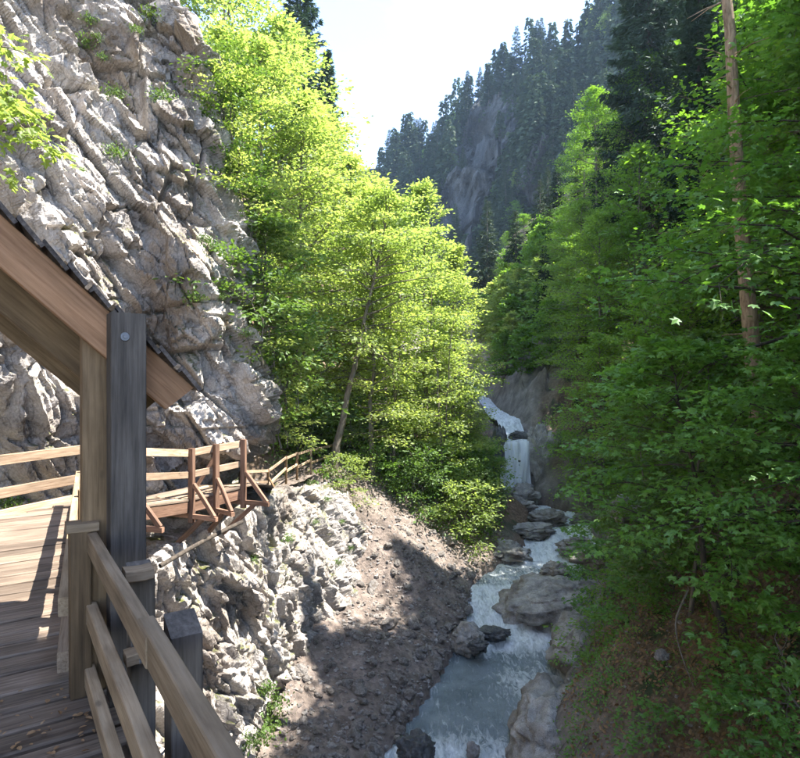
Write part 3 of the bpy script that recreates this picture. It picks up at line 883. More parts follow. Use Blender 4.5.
# blue plastic tub hanging below the deck edge
bm = bmesh.new()
prof = [(.0, .0), (.10, .0), (.125, .04), (.135, .22), (.15, .235), (.15, .25), (.128, .25), (.118, .05), (.0, .035)]
rings = []
for r_, z_ in prof:
    rings.append([bm.verts.new((r_ * math.cos(t * math.pi / 10), r_ * math.sin(t * math.pi / 10), z_)) for t in range(20)] if r_ > 0 else [bm.verts.new((0, 0, z_))])
for a, b in zip(rings, rings[1:]):
    for t in range(20):
        f = [a[t % len(a)], a[(t + 1) % len(a)], b[(t + 1) % len(b)], b[t % len(b)]]
        f2 = []
        for v_ in f:
            if v_ not in f2: f2.append(v_)
        bm.faces.new(f2)
bmesh.ops.recalc_face_normals(bm, faces=bm.faces)
me = bpy.data.meshes.new('bucket'); bm.to_mesh(me); bm.free(); me.materials.append(M['blue'])
for p_ in me.polygons: p_.use_smooth = True
pb = on_rail(2.48) + cdir * .22
bucket = tag(empty('bucket', (pb.x, pb.y, DZ - .22)), 'blue plastic bucket hung outside the lower railing', 'bucket')
link('body', me, bucket)
tb = Tubes(); tb.add([(.14 * math.cos(t), 0, .24 + .16 * math.sin(t)) for t in np.linspace(0, math.pi, 14)], [.005] * 14, 6)
link('handle', tb.mesh('handle', M['steel']), bucket)
a_, b_ = on_rail(2.75) + cdir * .2, on_rail(2.2) + cdir * .2
a_.z = b_.z = DZ - .25
beam('bracket', a_, b_, .3, .04, M['dark_post'], deck)

# ------------------------------------------------------------------ shelter roof
Q0 = at(105, 379, 3.36); Q0.z = 0
shelter = tag(empty('shelter', (Q0.x, Q0.y, DZ)), 'open timber shelter with a steep single-pitch roof over the boardwalk', 'shelter')
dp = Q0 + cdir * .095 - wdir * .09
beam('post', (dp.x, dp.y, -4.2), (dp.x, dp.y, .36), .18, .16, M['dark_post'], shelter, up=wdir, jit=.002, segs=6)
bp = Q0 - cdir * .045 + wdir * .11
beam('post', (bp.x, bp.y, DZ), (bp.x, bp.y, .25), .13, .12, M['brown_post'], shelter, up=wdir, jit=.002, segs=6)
SL = .93
sdir = Vector((cdir.x, cdir.y, -SL)).normalized()      # down the slope, outwards
snorm = Vector((cdir.x * SL, cdir.y * SL, 1)).normalized()
rtop = Vector((Q0.x, Q0.y, .40))                        # top edge of the near rafter at the post
wd2 = Vector((-.473, .881, 0)).normalized()
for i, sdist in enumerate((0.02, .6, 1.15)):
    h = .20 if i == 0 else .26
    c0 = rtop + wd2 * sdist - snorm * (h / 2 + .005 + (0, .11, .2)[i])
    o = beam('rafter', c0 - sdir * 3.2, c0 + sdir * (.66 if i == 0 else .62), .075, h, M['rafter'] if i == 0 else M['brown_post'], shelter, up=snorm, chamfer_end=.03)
    o['label'] = 'larch rafter at the open end, bounced light put into its orange' if i == 0 else 'shaded brown rafter'
# wall plate and inner posts (towards the rock)
for tt in (-1.95,):
    a, b = rtop + sdir * tt, rtop + sdir * tt + wd2 * 1.2
    z = a.z - .33
    a.z = b.z = z
    beam('wall_plate', a - wd2 * .1, b, .14, .14, M['brown_post'], shelter)
    for sd_ in (.1, 1.1):
        p = rtop + sdir * tt + wd2 * sd_
        beam('post', (p.x, p.y, DZ), (p.x, p.y, z - .08), .14, .14, M['brown_post'], shelter, up=wdir)
a, b = rtop + sdir * .04 + wd2 * .1, rtop + sdir * .04 + wd2 * 1.2
a.z = b.z = rtop.z - .36
beam('eave_plate', a, b, .12, .12, M['brown_post'], shelter)
p = rtop + wd2 * 1.1
beam('post', (p.x, p.y, DZ), (p.x, p.y, rtop.z - .3), .12, .12, M['brown_post'], shelter, up=wdir)
nb = 24
for i in range(nb):                                     # overlapping roof boards, their ends stand out of the gable
    t = .60 - i * .158
    a = rtop + sdir * t + snorm * (.022 + .004 * (i % 2)) - wd2 * (.06 + prng.uniform(0, .03))
    b = a + wd2 * 1.38
    tiltv = (snorm + sdir * .16).normalized()
    beam('roof_board', a, b, .185, .022, M['roof_board'], shelter, up=tiltv, bevel=.003, jit=.002)
    e = rtop + sdir * (t + .06) + snorm * .018 - wd2 * .075
    beam('batten_end', e, e + wd2 * .06, .022, .035, M['pale_rail'] if i % 2 else M['brown_post'], shelter, up=snorm, bevel=.003, jit=.001)
for px, py in ((120, 338),):
    p = dp - wdir * .086; p.z = .23
    for nm, r1, dpt in (('washer', .024, .006), ('bolt', .012, .02)):
        bm = bmesh.new(); bmesh.ops.create_cone(bm, cap_ends=True, segments=16 if nm == 'washer' else 6, radius1=r1, radius2=r1 * .93, depth=dpt)
        me = bpy.data.meshes.new(nm); bm.to_mesh(me); bm.free(); me.materials.append(M['steel'])
        o = link(nm, me, shelter, Vector((p.x - .02 * cdir.x, p.y - .02 * cdir.y, p.z)) - wdir * (dpt / 2) - Vector(shelter.location))
        o.rotation_euler = (-wdir).to_track_quat('Z', 'Y').to_euler()

# ------------------------------------------------------------------ second boardwalk on brackets
cat = tag(empty('catwalk', (-4.2, 10.0, -2.1)), 'red-brown cantilevered catwalk bolted to the rock with outward braces', 'boardwalk')
pts = [Vector((-3.88, 8.5, -1.86)), Vector((-4.18, 9.05, -1.93)), Vector((-3.9, 11.0, -2.20)), Vector((-3.55, 11.42, -2.16)), Vector((-3.18, 11.85, -2.12)), Vector((-3.3, 13.2, -2.3))]
def side(i):
    a = pts[max(i - 1, 0)]; b = pts[min(i + 1, len(pts) - 1)]
    d = (b - a); d.z = 0; d.normalize(); return Vector((d.y, -d.x, 0))
outs = [side(i) for i in range(len(pts))]
for i in range(len(pts) - 1):
    for j in range(5):
        w0 = -.02 - j * .2
        a, b = pts[i] + outs[i] * w0, pts[i + 1] + outs[i + 1] * w0
        a.z -= .02; b.z -= .02
        d = (b - a).normalized() * .012
        beam('plank', a + d, b - d, .185, .04, M['pale_rail'] if j % 2 else M['plank'], cat)
    a, b = pts[i] + outs[i] * .02, pts[i + 1] + outs[i + 1] * .02
    a.z -= .15; b.z -= .15
    if i < 4: beam('edge_beam', a, b, .08, .2, M['red_timber'], cat)
post_at = [1, 2, 3, 4]
for i in post_at:
    p = pts[i] + outs[i] * .09
    top = p.z + .93
    beam('post', (p.x, p.y, p.z - .42), (p.x, p.y, top), .09, .1, M['red_timber'], cat, up=outs[i])
    out = (outs[i] + Vector((.25, -.25, 0))).normalized()
    tip = p + out * .52; tip.z = p.z - .32
    mid = p + out * .05; mid.z = p.z + .28
    beam('brace', mid, tip + Vector((0, 0, .04)), .06, .075, M['red_timber'], cat)
    inn = p - out * .5; inn.z = p.z - .3
    beam('cantilever', inn, tip + out * .05, .07, .08, M['red_timber'], cat)
    foot = p - out * .45; foot.z = p.z - .95
    beam('strut', foot, p + out * .25 + Vector((0, 0, -.34)), .07, .08, M['red_timber'], cat)
for z_off, h in ((.84, .13), (.44, .12)):
    for i in range(0, 4):
        a, b = pts[i] + outs[i] * .03, pts[i + 1] + outs[i + 1] * .03
        a.z += z_off; b.z += z_off
        beam('rail', a, b, .045, h, M['pale_rail'], cat)
# inner handrail post that leans on the rock
p = pts[4] - outs[4] * .55
beam('strut', (p.x - .35, p.y - .1, p.z - .1), (p.x + .2, p.y + .1, p.z + .85), .06, .07, M['red_timber'], cat)
# old log strut from the rock up to the catwalk
log = tag(empty('log', (-4.2, 9.6, -3.2)), 'grey log leaning in shadow under the catwalk', 'log')
tb = Tubes(); a, b = at(160, 566, 9.9) , at(242, 522, 11.6)
tb.add([a.lerp(b, t) - log.location + Vector((0, 0, .03 * math.sin(3 * t))) for t in np.linspace(0, 1, 9)], [.04] * 9, 8)
link('stem', tb.mesh('stem', M['bark_dark']), log)  # darker bark: shade on the log put into its colour

# ------------------------------------------------------------------ path and its fence beyond the cliff corner
pp = [(-3.4, 13.2, -2.35), (-3.7, 15, -2.75), (-4.4, 17.6, -3.3), (-4.5, 20, -3.66), (-3.7, 23.5, -3.66), (-3.0, 27, -3.66), (-2.6, 31, -3.66), (-2.3, 35, -3.6)]
tt = np.linspace(0, len(pp) - 1, 90)
C = curve(pp, tt)
tn = np.gradient(C[:, :2], axis=0); tn /= np.linalg.norm(tn, axis=1)[:, None]
nr = np.stack([tn[:, 1], -tn[:, 0]], 1)
rows = []
for u in np.linspace(-.55, .55, 9):
    q = C.copy(); q[:, :2] += nr * u; q[:, 2] += .05 * (1 - (u / .55) ** 2); rows.append(q)
P = np.stack(rows, 1).reshape(-1, 3); P[:, 2] += .04 * fbm(P * 2.5, 3, 6)
me = mesh_np('path', P, grid_faces(len(tt), 9), M['ground'])
colat = me.color_attributes.new('zone', 'FLOAT_COLOR', 'POINT'); colat.data.foreach_set('color', np.tile(np.array([.3, .7, 0, 1], np.float32), len(P)))
tag(link('path', me), 'narrow stony footpath running along the rock ledge', kind='structure')
fence = tag(empty('path_fence', (-4.0, 20, -3.7)), 'thin pale wooden fence along the path beyond the cliff corner', 'fence')
fpx = [(240, 471, 490, 15.5), (268, 470, 492, 18.5), (286, 457, 478, 20.5), (297, 453, 474, 21.6), (311, 449, 469, 23), (335, 444, 462, 25.5), (355, 441, 458, 28)]
prev = None
for (px, y0, y1, d) in fpx:
    a, b = at(px, y0 - 1, d), at(px, y1 + 6, d)
    beam('post', b, a, .07, .07, M['bark_tan'] if px > 300 else M['brown_post'], fence, up=(0, 1, 0))
    if prev is not None:
        for f in (.08, .55):
            beam('rail', prev[0].lerp(prev[1], f), a.lerp(b, f * .8), .045, .08, M['pale_rail'], fence)
    prev = (a, b)
a, b = at(269, 478, 18.5), at(279, 496, 17.6)
beam('brace', a, b, .05, .06, M['brown_post'], fence)

# ------------------------------------------------------------------ plants: generators
def unit(v): return v / (np.linalg.norm(v) + 1e-9)

class Plant:
    def __init__(s, seed):
        s.rng = np.random.default_rng(seed); s.wood = Tubes(); s.P, s.D, s.N, s.S = [], [], [], []
    def leaves(s, pts, axis, n, spread, size, flat=.35, tilt=.5, drop=.15):
        r = s.rng
        t = r.random(n); i = t * (len(pts) - 1); a = np.floor(i).astype(int); a = np.minimum(a, len(pts) - 2); f = (i - a)[:, None]
        p = pts[a] * (1 - f) + pts[a + 1] * f
        off = r.normal(0, 1, (n, 3)) * spread; off[:, 2] *= flat
        s.P.append(p + off)
        d = off * np.array([1, 1, .3]) / (spread + 1e-6) + axis * .7 + r.normal(0, .4, (n, 3)); d[:, 2] -= drop
        s.D.append(d)
        nn_ = r.normal(0, tilt, (n, 3)); nn_[:, 2] += 1.0
        s.N.append(nn_); s.S.append(size * r.uniform(.65, 1.25, n))
    def limb(s, p0, d0, L, r0, n_tw, n_leaf, size, spread, sag=-.12, flat=.35, twig_len=.38, seg=6, tilt=.5, start=.25, sub=True):
        r = s.rng
        pts = [np.array(p0, float)]; d = unit(np.array(d0, float))
        for k in range(seg):
            d = unit(d + r.normal(0, .10, 3) + np.array([0, 0, sag / seg * 2 * (k / seg)]))
            pts.append(pts[-1] + d * L / seg)
        pts = np.array(pts)
        s.wood.add(pts, np.linspace(r0, r0 * .18, seg + 1), 5)
        per = max(1, int(n_leaf / (n_tw + 1)))
        for k in range(n_tw):
            f = start + (1 - start) * (k + r.random()) / n_tw; i = min(int(f * seg), seg - 1); q = pts[i] + (pts[i + 1] - pts[i]) * (f * seg - i)
            ax = unit(pts[i + 1] - pts[i]); side_ = unit(np.cross(ax, [0, 0, 1.0])) * (1 if k % 2 else -1)
            td = unit(ax * .65 + side_ * r.uniform(.5, 1.0) + np.array([0, 0, r.normal(0, .18)]))
            tl = L * twig_len * r.uniform(.6, 1.15) * (1.15 - .55 * f)
            tp = np.array([q, q + td * tl * .5 + [0, 0, .02 * tl], q + td * tl + [0, 0, -.07 * tl]])
            if sub: s.wood.add(tp, [r0 * .22, r0 * .14, r0 * .05], 3)
            s.leaves(tp, td, per, spread * tl ** .5, size, flat, tilt)
        s.leaves(pts[-3:], d, per, spread * .7, size, flat, tilt)
        return pts
    def build(s, name, bark, leaf, kind='rhomb', root_label=None):
        root = empty(name, (0, 0, 0))
        w = link('trunk', s.wood.mesh(name + '_trunk', bark), root)
        c = link('crown', leaves_mesh(name + '_crown', np.concatenate(s.P), np.concatenate(s.D), np.concatenate(s.N), np.concatenate(s.S), leaf, kind), root)
        return root

def trunk_line(rng, H, lean, n=12, wig=.06):
    t = np.linspace(0, 1, n)
    x = np.outer(t ** 1.15, np.array([lean[0], lean[1], H]))
    x[:, 2] = t * H
    w = np.cumsum(rng.normal(0, wig, (n, 2)), axis=0); w -= w[0]
    x[:, :2] += w
    return x

def broadleaf(name, seed, H, rad, cb, r0, n_limb, n_leaf, leaf_size, leaf, bark, kind='rhomb', lean=(0, 0), elev=(5, 50), spread=.33, stems=1, shape=None, sag=-.3, tw=7, tilt=.5, flat=.33):
    pl = Plant(seed); r = pl.rng
    shape = shape or (lambda f: (math.sin(math.pi * min(1, (f * .86 + .14)) ** .75)) ** .7)
    per_stem = n_limb // stems
    for st in range(stems):
        off = np.array([0, 0, 0.0]) if st == 0 else np.append(r.normal(0, .16, 2), 0)
        ln = np.array(lean) + (0 if st == 0 else r.normal(0, .07 * H, 2))
        h = H * (1 if st == 0 else r.uniform(.7, .95))
        tl = trunk_line(r, h, ln) + off
        rr = r0 * (1 if st == 0 else .65)
        pl.wood.add(tl - np.array([0, 0, .25]) * (np.arange(12) == 0)[:, None], rr * (np.linspace(1, .12, 12) + .35 * np.exp(-np.arange(12) * 1.3)), 8)
        for k in range(per_stem):
            f = (k + r.random()) / per_stem
            t = cb + (1 - cb) * f * .98
            i = t * 11; a = min(int(i), 10); q = tl[a] + (tl[a + 1] - tl[a]) * (i - a)
            az_ = k * 2.399 + r.normal(0, .5)
            el = R(elev[0] + (elev[1] - elev[0]) * f ** 1.5 + r.normal(0, 8))
            d = np.array([math.cos(az_) * math.cos(el), math.sin(az_) * math.cos(el), math.sin(el)])
            L = rad * shape(f) * r.uniform(.7, 1.15) + .25
            pl.limb(q, d, L, rr * .32 * (1.1 - .75 * f), tw, n_leaf / n_limb, leaf_size, spread, sag, tilt=tilt, flat=flat)
    return pl.build(name, bark, leaf, kind)

def spruce(name, seed, H, rad, cb, r0, n_br, n_need, nl, leaf, bark, lean=(0, 0), droop=.45, sparse=0.0):
    pl = Plant(seed); r = pl.rng
    tl = trunk_line(r, H, lean, wig=.03)
    pl.wood.add(tl, r0 * np.linspace(1, .06, 12), 8)
    per = max(4, n_need // n_br)
    if cb > .5:
        for k in range(46):
            t = r.uniform(.15, cb); i = t * 11; a = int(i); q = tl[a] + (tl[a + 1] - tl[a]) * (i - a)
            az_ = r.uniform(0, 6.28); L_ = r.uniform(.25, 1.3); d = np.array([math.cos(az_), math.sin(az_), r.uniform(-.5, .1)])
            pl.wood.add([q, q + d * L_ * .5, q + d * L_ + [0, 0, -.1 * L_]], [.02, .012, .004], 4)
    for k in range(n_br):
        f = ((k + r.random()) / n_br)
        t = cb + (1 - cb) * f
        i = min(t, .999) * 11; a = int(i); q = tl[a] + (tl[a + 1] - tl[a]) * (i - a)
        az_ = k * 2.399 + r.normal(0, .35)
        if r.random() < sparse: continue
        L = rad * (1 - f) ** .8 * r.uniform(.65, 1.12) + .12
        d = np.array([math.cos(az_), math.sin(az_), -droop * .6 + .75 * f])
        seg = 5
        pts = [q]; dd = unit(d)
        for j in range(seg):
            dd = unit(dd + np.array([0, 0, -.10 if j < 2 else .14]) + r.normal(0, .05, 3)); pts.append(pts[-1] + dd * L / seg)
        pts = np.array(pts)
        pl.wood.add(pts, np.linspace(r0 * .16 * (1.1 - f), .005, seg + 1), 4)
        # sprays on both sides of the branch, hanging a little
        n = int(per * (.35 + 1.3 * (1 - f) ** 1.0))
        tt_ = r.random(n) ** .8; ii = tt_ * seg; a_ = np.minimum(ii.astype(int), seg - 1); fr = (ii - a_)[:, None]
        p = pts[a_] * (1 - fr) + pts[a_ + 1] * fr
        ax = unit(pts[-1] - pts[0]); sd_ = np.cross(ax, [0, 0, 1.0])
        sgn = np.where(r.random(n) < .5, -1, 1)[:, None]
        wide = (.28 * L * (1.05 - tt_) + .12)[:, None]
        lat = sgn * sd_ * wide * r.random((n, 1))
        pl.P.append(p + lat + ax * wide * .4 * r.random((n, 1)) + np.array([0, 0, -1]) * wide * .55 * r.random((n, 1)) + r.normal(0, .03, (n, 3)))
        pl.D.append(ax * .6 + sgn * sd_ * r.uniform(.2, 1, (n, 1)) + np.array([0, 0, -.35]) + r.normal(0, .3, (n, 3)))
        nn_ = r.normal(0, .6, (n, 3)); nn_[:, 2] += .7
        pl.N.append(nn_); pl.S.append(nl * r.uniform(.6, 1.3, n) * (.35 + .65 * (1 - f) if nl > .5 else 1))
    return pl.build(name, bark, leaf, 'needle')

LEAF['needle'] = (np.array([(0, -.13, 0), (0, .13, 0), (.7, .12, -.03), (1, 0, -.10)], float), np.array([(0, 1, 2, 3)]))

def recolour(root, leaf, name=None):
    """the same tree with other leaves: a copy whose crown mesh carries another material"""
    r = copy_tree(root, (0, 0, 0))
    if name: r.name = name
    for c in r.children:
        if c.name.split('.')[0] == 'crown':
            c.data = c.data.copy(); c.data.materials[0] = leaf
    return r

protos = []
def proto(r):
    protos.append(r); return r
prng2 = random.Random(77)
def put(p, x, y, label, cat, group=None, sc=1.0, rz=None, z=None, name=None, sink=.12):
    z = tz(x, y) - sink if z is None else z
    o = copy_tree(p, (x, y, z), prng2.uniform(0, 6.28) if rz is None else rz, sc)
    if name: o.name = name
    return tag(o, label, cat, group)
def putpx(p, px, d, label, cat, group=None, **kw):
    return put(p, (px - 400) / 600 * d, d, label, cat, group, **kw)

# ------------------------------------------------------------------ plants: kinds
cone_shape = lambda f: (1 - f) ** .75 * (1 - .55 * max(0, .25 - f) / .25) + .08
b_tall = proto(broadleaf('beech_tree', 1, 15, 3.6, .16, .17, 74, 14000, .165, M['leaf_light'], M['bark'], spread=.36, elev=(0, 55)))
b_round = proto(broadleaf('beech_tree', 2, 12, 3.6, .15, .15, 68, 13000, .165, M['leaf_light'], M['bark'], spread=.36, elev=(0, 55)))
b_cone = proto(broadleaf('alder_tree', 3, 12.5, 2.6, .12, .12, 72, 11000, .15, M['leaf_light'], M['bark'], spread=.32, elev=(8, 62), shape=cone_shape, stems=1))
b_multi = proto(broadleaf('alder_tree', 4, 10.5, 2.3, .2, .07, 60, 8000, .14, M['leaf_light'], M['bark'], spread=.32, elev=(10, 60), shape=cone_shape, stems=3))
b_lean = proto(broadleaf('leaning_tree', 5, 11, 2.6, .45, .15, 46, 9000, .15, M['leaf_light'], M['bark'], spread=.34, lean=(2.4, .6), elev=(0, 50)))
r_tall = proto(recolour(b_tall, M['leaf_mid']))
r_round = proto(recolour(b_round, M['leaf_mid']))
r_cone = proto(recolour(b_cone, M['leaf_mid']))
M['leaf_sunlit'] = leaf_mat('leaf_beech_sunlit', (.13, .25, .03), (.27, .41, .06), (1.6, 1.55, 1.1), .58)  # lime beech leaf, sun on the crown edge put into the colour
e_tall = proto(recolour(b_tall, M['leaf_sunlit'])); e_round = proto(recolour(b_round, M['leaf_sunlit']))
sapling = proto(broadleaf('sapling', 6, 6.2, 1.75, .15, .05, 40, 5200, .12, M['leaf_shrub'], M['bark'], kind='oval', spread=.22, elev=(0, 45), tw=6, shape=cone_shape))
maple_a = proto(broadleaf('maple_tree', 7, 10, 3.8, .2, .15, 58, 12500, .15, M['leaf_maple'], M['bark_dark'], kind='maple', spread=.30, elev=(-8, 40), tw=7, tilt=.38, flat=.22))
maple_b = proto(broadleaf('maple_tree', 8, 6.0, 2.6, .34, .08, 36, 5600, .14, M['leaf_maple'], M['bark_dark'], kind='maple', spread=.28, elev=(-5, 40), tw=6, tilt=.38, flat=.22, lean=(-.7, .2)))
shrub_a = proto(broadleaf('shrub', 9, 1.7, .95, .08, .02, 26, 1700, .10, M['leaf_shrub'], M['bark'], kind='oval', spread=.22, elev=(5, 55), stems=3, tw=4))
shrub_b = proto(broadleaf('shrub', 10, 1.1, .85, .05, .015, 24, 1300, .085, M['leaf_mid'], M['bark'], kind='oval', spread=.2, elev=(5, 50), stems=4, tw=4))
shrub_m = proto(broadleaf('shrub', 15, 1.5, 1.0, .08, .018, 24, 900, .115, M['leaf_maple'], M['bark'], kind='maple', spread=.2, elev=(-5, 50), stems=3, tw=4, tilt=.38, flat=.25))
shrub_s = proto(recolour(shrub_a, M['leaf_light']))
spr_a = proto(spruce('spruce_tree', 12, 26, 4.0, .06, .3, 260, 52000, .30, M['needle'], M['bark_dark']))
spr_b = proto(spruce('spruce_tree', 13, 24, 3.4, .14, .27, 220, 40000, .30, M['needle'], M['bark_dark']))
larch = proto(spruce('larch_tree', 14, 24, 1.7, .74, .21, 50, 5000, .26, M['needle'], M['bark_tan'], lean=(-2.0, .3), sparse=.1))
fs = [proto(spruce('spruce_tree', 20 + k, 20, 4.3 - .5 * k, .05 + .06 * k, .22, 120, 4200, 1.25, M['needle_far'], M['bark'], sparse=.1)) for k in range(3)]
fd = proto(broadleaf('broadleaf_tree', 30, 11, 3.4, .15, .16, 44, 2600, .65, M['leaf_mid'], M['bark'], spread=.5, tw=5))
fl = proto(recolour(fd, M['leaf_light']))

# ------------------------------------------------------------------ trees of the sunny left bank
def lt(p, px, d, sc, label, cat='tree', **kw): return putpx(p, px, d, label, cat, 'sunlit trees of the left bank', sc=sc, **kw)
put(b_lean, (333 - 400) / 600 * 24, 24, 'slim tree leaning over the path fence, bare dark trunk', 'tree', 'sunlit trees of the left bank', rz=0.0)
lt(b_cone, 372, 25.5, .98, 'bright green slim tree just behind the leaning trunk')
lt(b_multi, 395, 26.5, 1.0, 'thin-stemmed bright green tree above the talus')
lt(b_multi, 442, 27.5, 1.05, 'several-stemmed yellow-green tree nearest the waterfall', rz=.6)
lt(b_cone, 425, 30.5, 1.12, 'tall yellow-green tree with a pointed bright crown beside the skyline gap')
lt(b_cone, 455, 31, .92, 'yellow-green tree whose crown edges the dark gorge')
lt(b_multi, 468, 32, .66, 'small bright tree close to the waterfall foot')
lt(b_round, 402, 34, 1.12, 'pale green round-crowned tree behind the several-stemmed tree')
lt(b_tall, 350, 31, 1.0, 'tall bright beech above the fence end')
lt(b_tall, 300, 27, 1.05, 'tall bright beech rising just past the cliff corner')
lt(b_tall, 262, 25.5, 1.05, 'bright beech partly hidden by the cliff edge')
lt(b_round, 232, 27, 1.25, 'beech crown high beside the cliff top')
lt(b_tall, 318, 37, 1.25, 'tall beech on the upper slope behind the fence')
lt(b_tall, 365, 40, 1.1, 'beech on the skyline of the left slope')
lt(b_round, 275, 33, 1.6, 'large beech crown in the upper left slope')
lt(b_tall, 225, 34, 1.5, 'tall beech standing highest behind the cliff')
for px, d, sc, lab in ((326, 52, .92, 'dark spruce tip peeking over the bright beeches'), (300, 52, 1.25, 'spruce hidden behind the upper beeches')):
    lt(spr_b, px, d, sc, lab)

# understorey on the left bank
lrng = random.Random(3)
LS = ['sunlit shrub on the bank below the fence']
n = 0
for _ in range(400):
    y = lrng.uniform(22.5, 35); x = np.interp(y, PXy, PXk) + lrng.uniform(-3, 8.5)
    cxh = np.interp(y, Yk, CXk) - np.interp(y, Yk, HWk)
    px = 400 + 600 * x / y
    if x > cxh - 1.4 or px > 492 or (y < 25.5 and x > -1.2) or abs(x - np.interp(y, PXy, PXk)) < .8: continue
    put(lrng.choice([shrub_s, shrub_a, shrub_b]), x, y, ('leafy shrub uphill of the path fence' if x < np.interp(y, PXy, PXk) else 'leafy shrub on the bank close to the waterfall' if y > 30 else 'leafy shrub under the several-stemmed tree above the talus' if x > -.3 else 'leafy shrub just below the path fence'), 'shrub', 'shrubs of the left bank', sc=lrng.uniform(.9, 1.7))
    n += 1
    if n > 62: break

# plants that cling to the cliff
crng = random.Random(9)
for i, (px, py, sc) in enumerate(((252, 205, .8), (262, 165, .9), (282, 265, .8), (296, 300, 1.0), (303, 345, 1.0), (300, 385, .9), (316, 330, 1.2), (322, 380, 1.2), (312, 425, .9), (328, 440, .9), (240, 130, .9), (228, 90, .9), (290, 230, 1.0), (310, 270, 1.2))):
    p, nrm_ = cliff_pick(px, py)
    put(crng.choice([shrub_s, shrub_a]), p.x, p.y, 'bright shrub on the cliff edge, ' + {0: 'level with the roof of the shelter', 1: 'beside the dark overhang', 2: 'below the big cracks', 3: 'halfway down', 4: 'just under the halfway point', 5: 'above the overhang by the catwalk', 6: 'on the rock behind the cliff corner', 7: 'lower on the rock behind the corner', 8: 'right above the path fence', 9: 'lowest, at the fence', 10: 'near the top', 11: 'topmost', 12: 'a third of the way down', 13: 'behind the corner, upper part'}[i], 'shrub', 'shrubs on the cliff edge', sc=sc, z=p.z - .3)
def tuft_mesh(seed, n, L):
    r = np.random.default_rng(seed)
    P_ = r.normal(0, 1, (n, 3)) * np.array([.12, .12, .07])
    D_ = r.normal(0, .6, (n, 3)); D_[:, 2] = np.abs(D_[:, 2]) * .6 + .35
    N_ = r.normal(0, .5, (n, 3)); N_[:, 2] += .8
    return P_, D_, N_, L * r.uniform(.5, 1.3, n)
tufts = [leaves_mesh('plant_tuft', *tuft_mesh(k, 240, .055), M['grass'] if k == 1 else M['leaf_shrub'], 'oval') for k in range(3)]
spots = [(92, 22), (96, 40), (88, 48), (102, 56), (112, 92), (118, 150), (140, 30), (150, 12), (165, 95), (268, 690), (274, 705), (280, 712), (272, 720), (252, 742), (262, 735), (345, 520), (352, 545), (330, 500), (318, 520), (340, 560), (290, 540), (255, 560), (14, 503), (22, 512), (6, 498), (205, 235), (216, 250), (196, 300), (222, 300), (246, 330), (300, 470), (310, 480), (322, 478), (285, 475), (268, 465), (276, 458)]
for i, (px, py) in enumerate(spots):
    p, nrm_ = cliff_pick(px, py)
    o = empty('rock_plant', p + nrm_ * .02, crng.uniform(0, 6)); link('foliage', tufts[i % 3], o); k_ = crng.uniform(.5, 1.1) * (1.6 if 9 <= i <= 14 else 1) ; o.scale = (k_, k_, k_)
    tag(o, ('green tuft on the upper cliff above the shelter roof' if i < 9 else 'leafy green tuft at the foot of the lower rock by the talus' if i < 15 else 'green tuft on the sunlit rock below the path' if i < 22 else 'green tuft behind the deck-end railing' if i < 25 else 'green tuft in the cliff cracks left of the bright trees' if i < 30 else 'green tuft beside the path near the catwalk end'), 'plant', 'tufts in the cliff cracks')

# leafy twig reaching in from the upper left
tw = Plant(40)
tp0 = at(-70, 30, 4.6)
for (ex, ey, n_) in ((70, 120, 150), (40, 170, 90), (15, 205, 60), (20, 75, 70)):
    e = at(ex, ey, 4.4); d = np.array(e - tp0); L_ = np.linalg.norm(d)
    tw.limb(np.zeros(3), d + np.array([0, 0, .25]), L_, .016, 7, n_, .075, .11, sag=-.25, flat=.5, start=.45, twig_len=.25)
root = tw.build('maple_branch', M['bark'], M['leaf_light'], 'maple')
root.location = tp0
tag(root, 'bright leafy branch reaching in front of the cliff, upper left', 'branch')

# ------------------------------------------------------------------ trees of the shaded right bank
def rt(p, px, d, sc, label, **kw): return putpx(p, px, d, label, 'tree', 'shaded trees of the right bank', sc=sc, **kw)
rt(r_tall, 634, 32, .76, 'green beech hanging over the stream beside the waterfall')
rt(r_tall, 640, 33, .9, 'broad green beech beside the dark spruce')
rt(e_tall, 600, 33.5, .8, 'beech, sunlight put into its leaf colour, overhanging the stream below the waterfall')
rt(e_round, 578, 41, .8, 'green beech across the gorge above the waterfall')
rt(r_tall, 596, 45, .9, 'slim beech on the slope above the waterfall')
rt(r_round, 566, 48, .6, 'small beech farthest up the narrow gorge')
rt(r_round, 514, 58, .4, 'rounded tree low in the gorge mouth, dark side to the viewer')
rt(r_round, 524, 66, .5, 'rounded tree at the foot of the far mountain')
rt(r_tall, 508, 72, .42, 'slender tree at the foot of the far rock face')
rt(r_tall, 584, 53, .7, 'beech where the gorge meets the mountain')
rt(e_round, 580, 38, .75, 'beech at the gorge mouth, sunlight put into its leaf colour')
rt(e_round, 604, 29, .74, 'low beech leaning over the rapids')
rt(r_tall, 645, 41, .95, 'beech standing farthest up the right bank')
rt(r_cone, 648, 22.5, .75, 'small dense beech above the big boulder')
rt(spr_a, 700, 31, .86, 'great dark spruce towering on the right bank')
rt(spr_b, 650, 41, 1.3, 'dark spruce behind the great spruce')
rt(spr_a, 760, 27, .82, 'spruce deep in the right-hand wood')
rt(spr_b, 720, 34, 1.1, 'spruce between the two larger ones')
rt(larch, 763, 14, 1.0, 'tan-barked conifer trunk in the right-hand wood', rz=0.0)
rt(r_tall, 690, 19.5, .58, 'green beech in front of the great spruce')
rt(r_round, 812, 21, 1.1, 'beech crown behind the tan trunk')
rt(sapling, 689, 13, 1.0, 'thin straight sapling with sparse small leaves')
rt(sapling, 650, 15.5, .85, 'sapling overhanging the stream bank')
rt(maple_a, 868, 10.6, 1.0, 'large maple with broad leafy sprays at the frame edge')
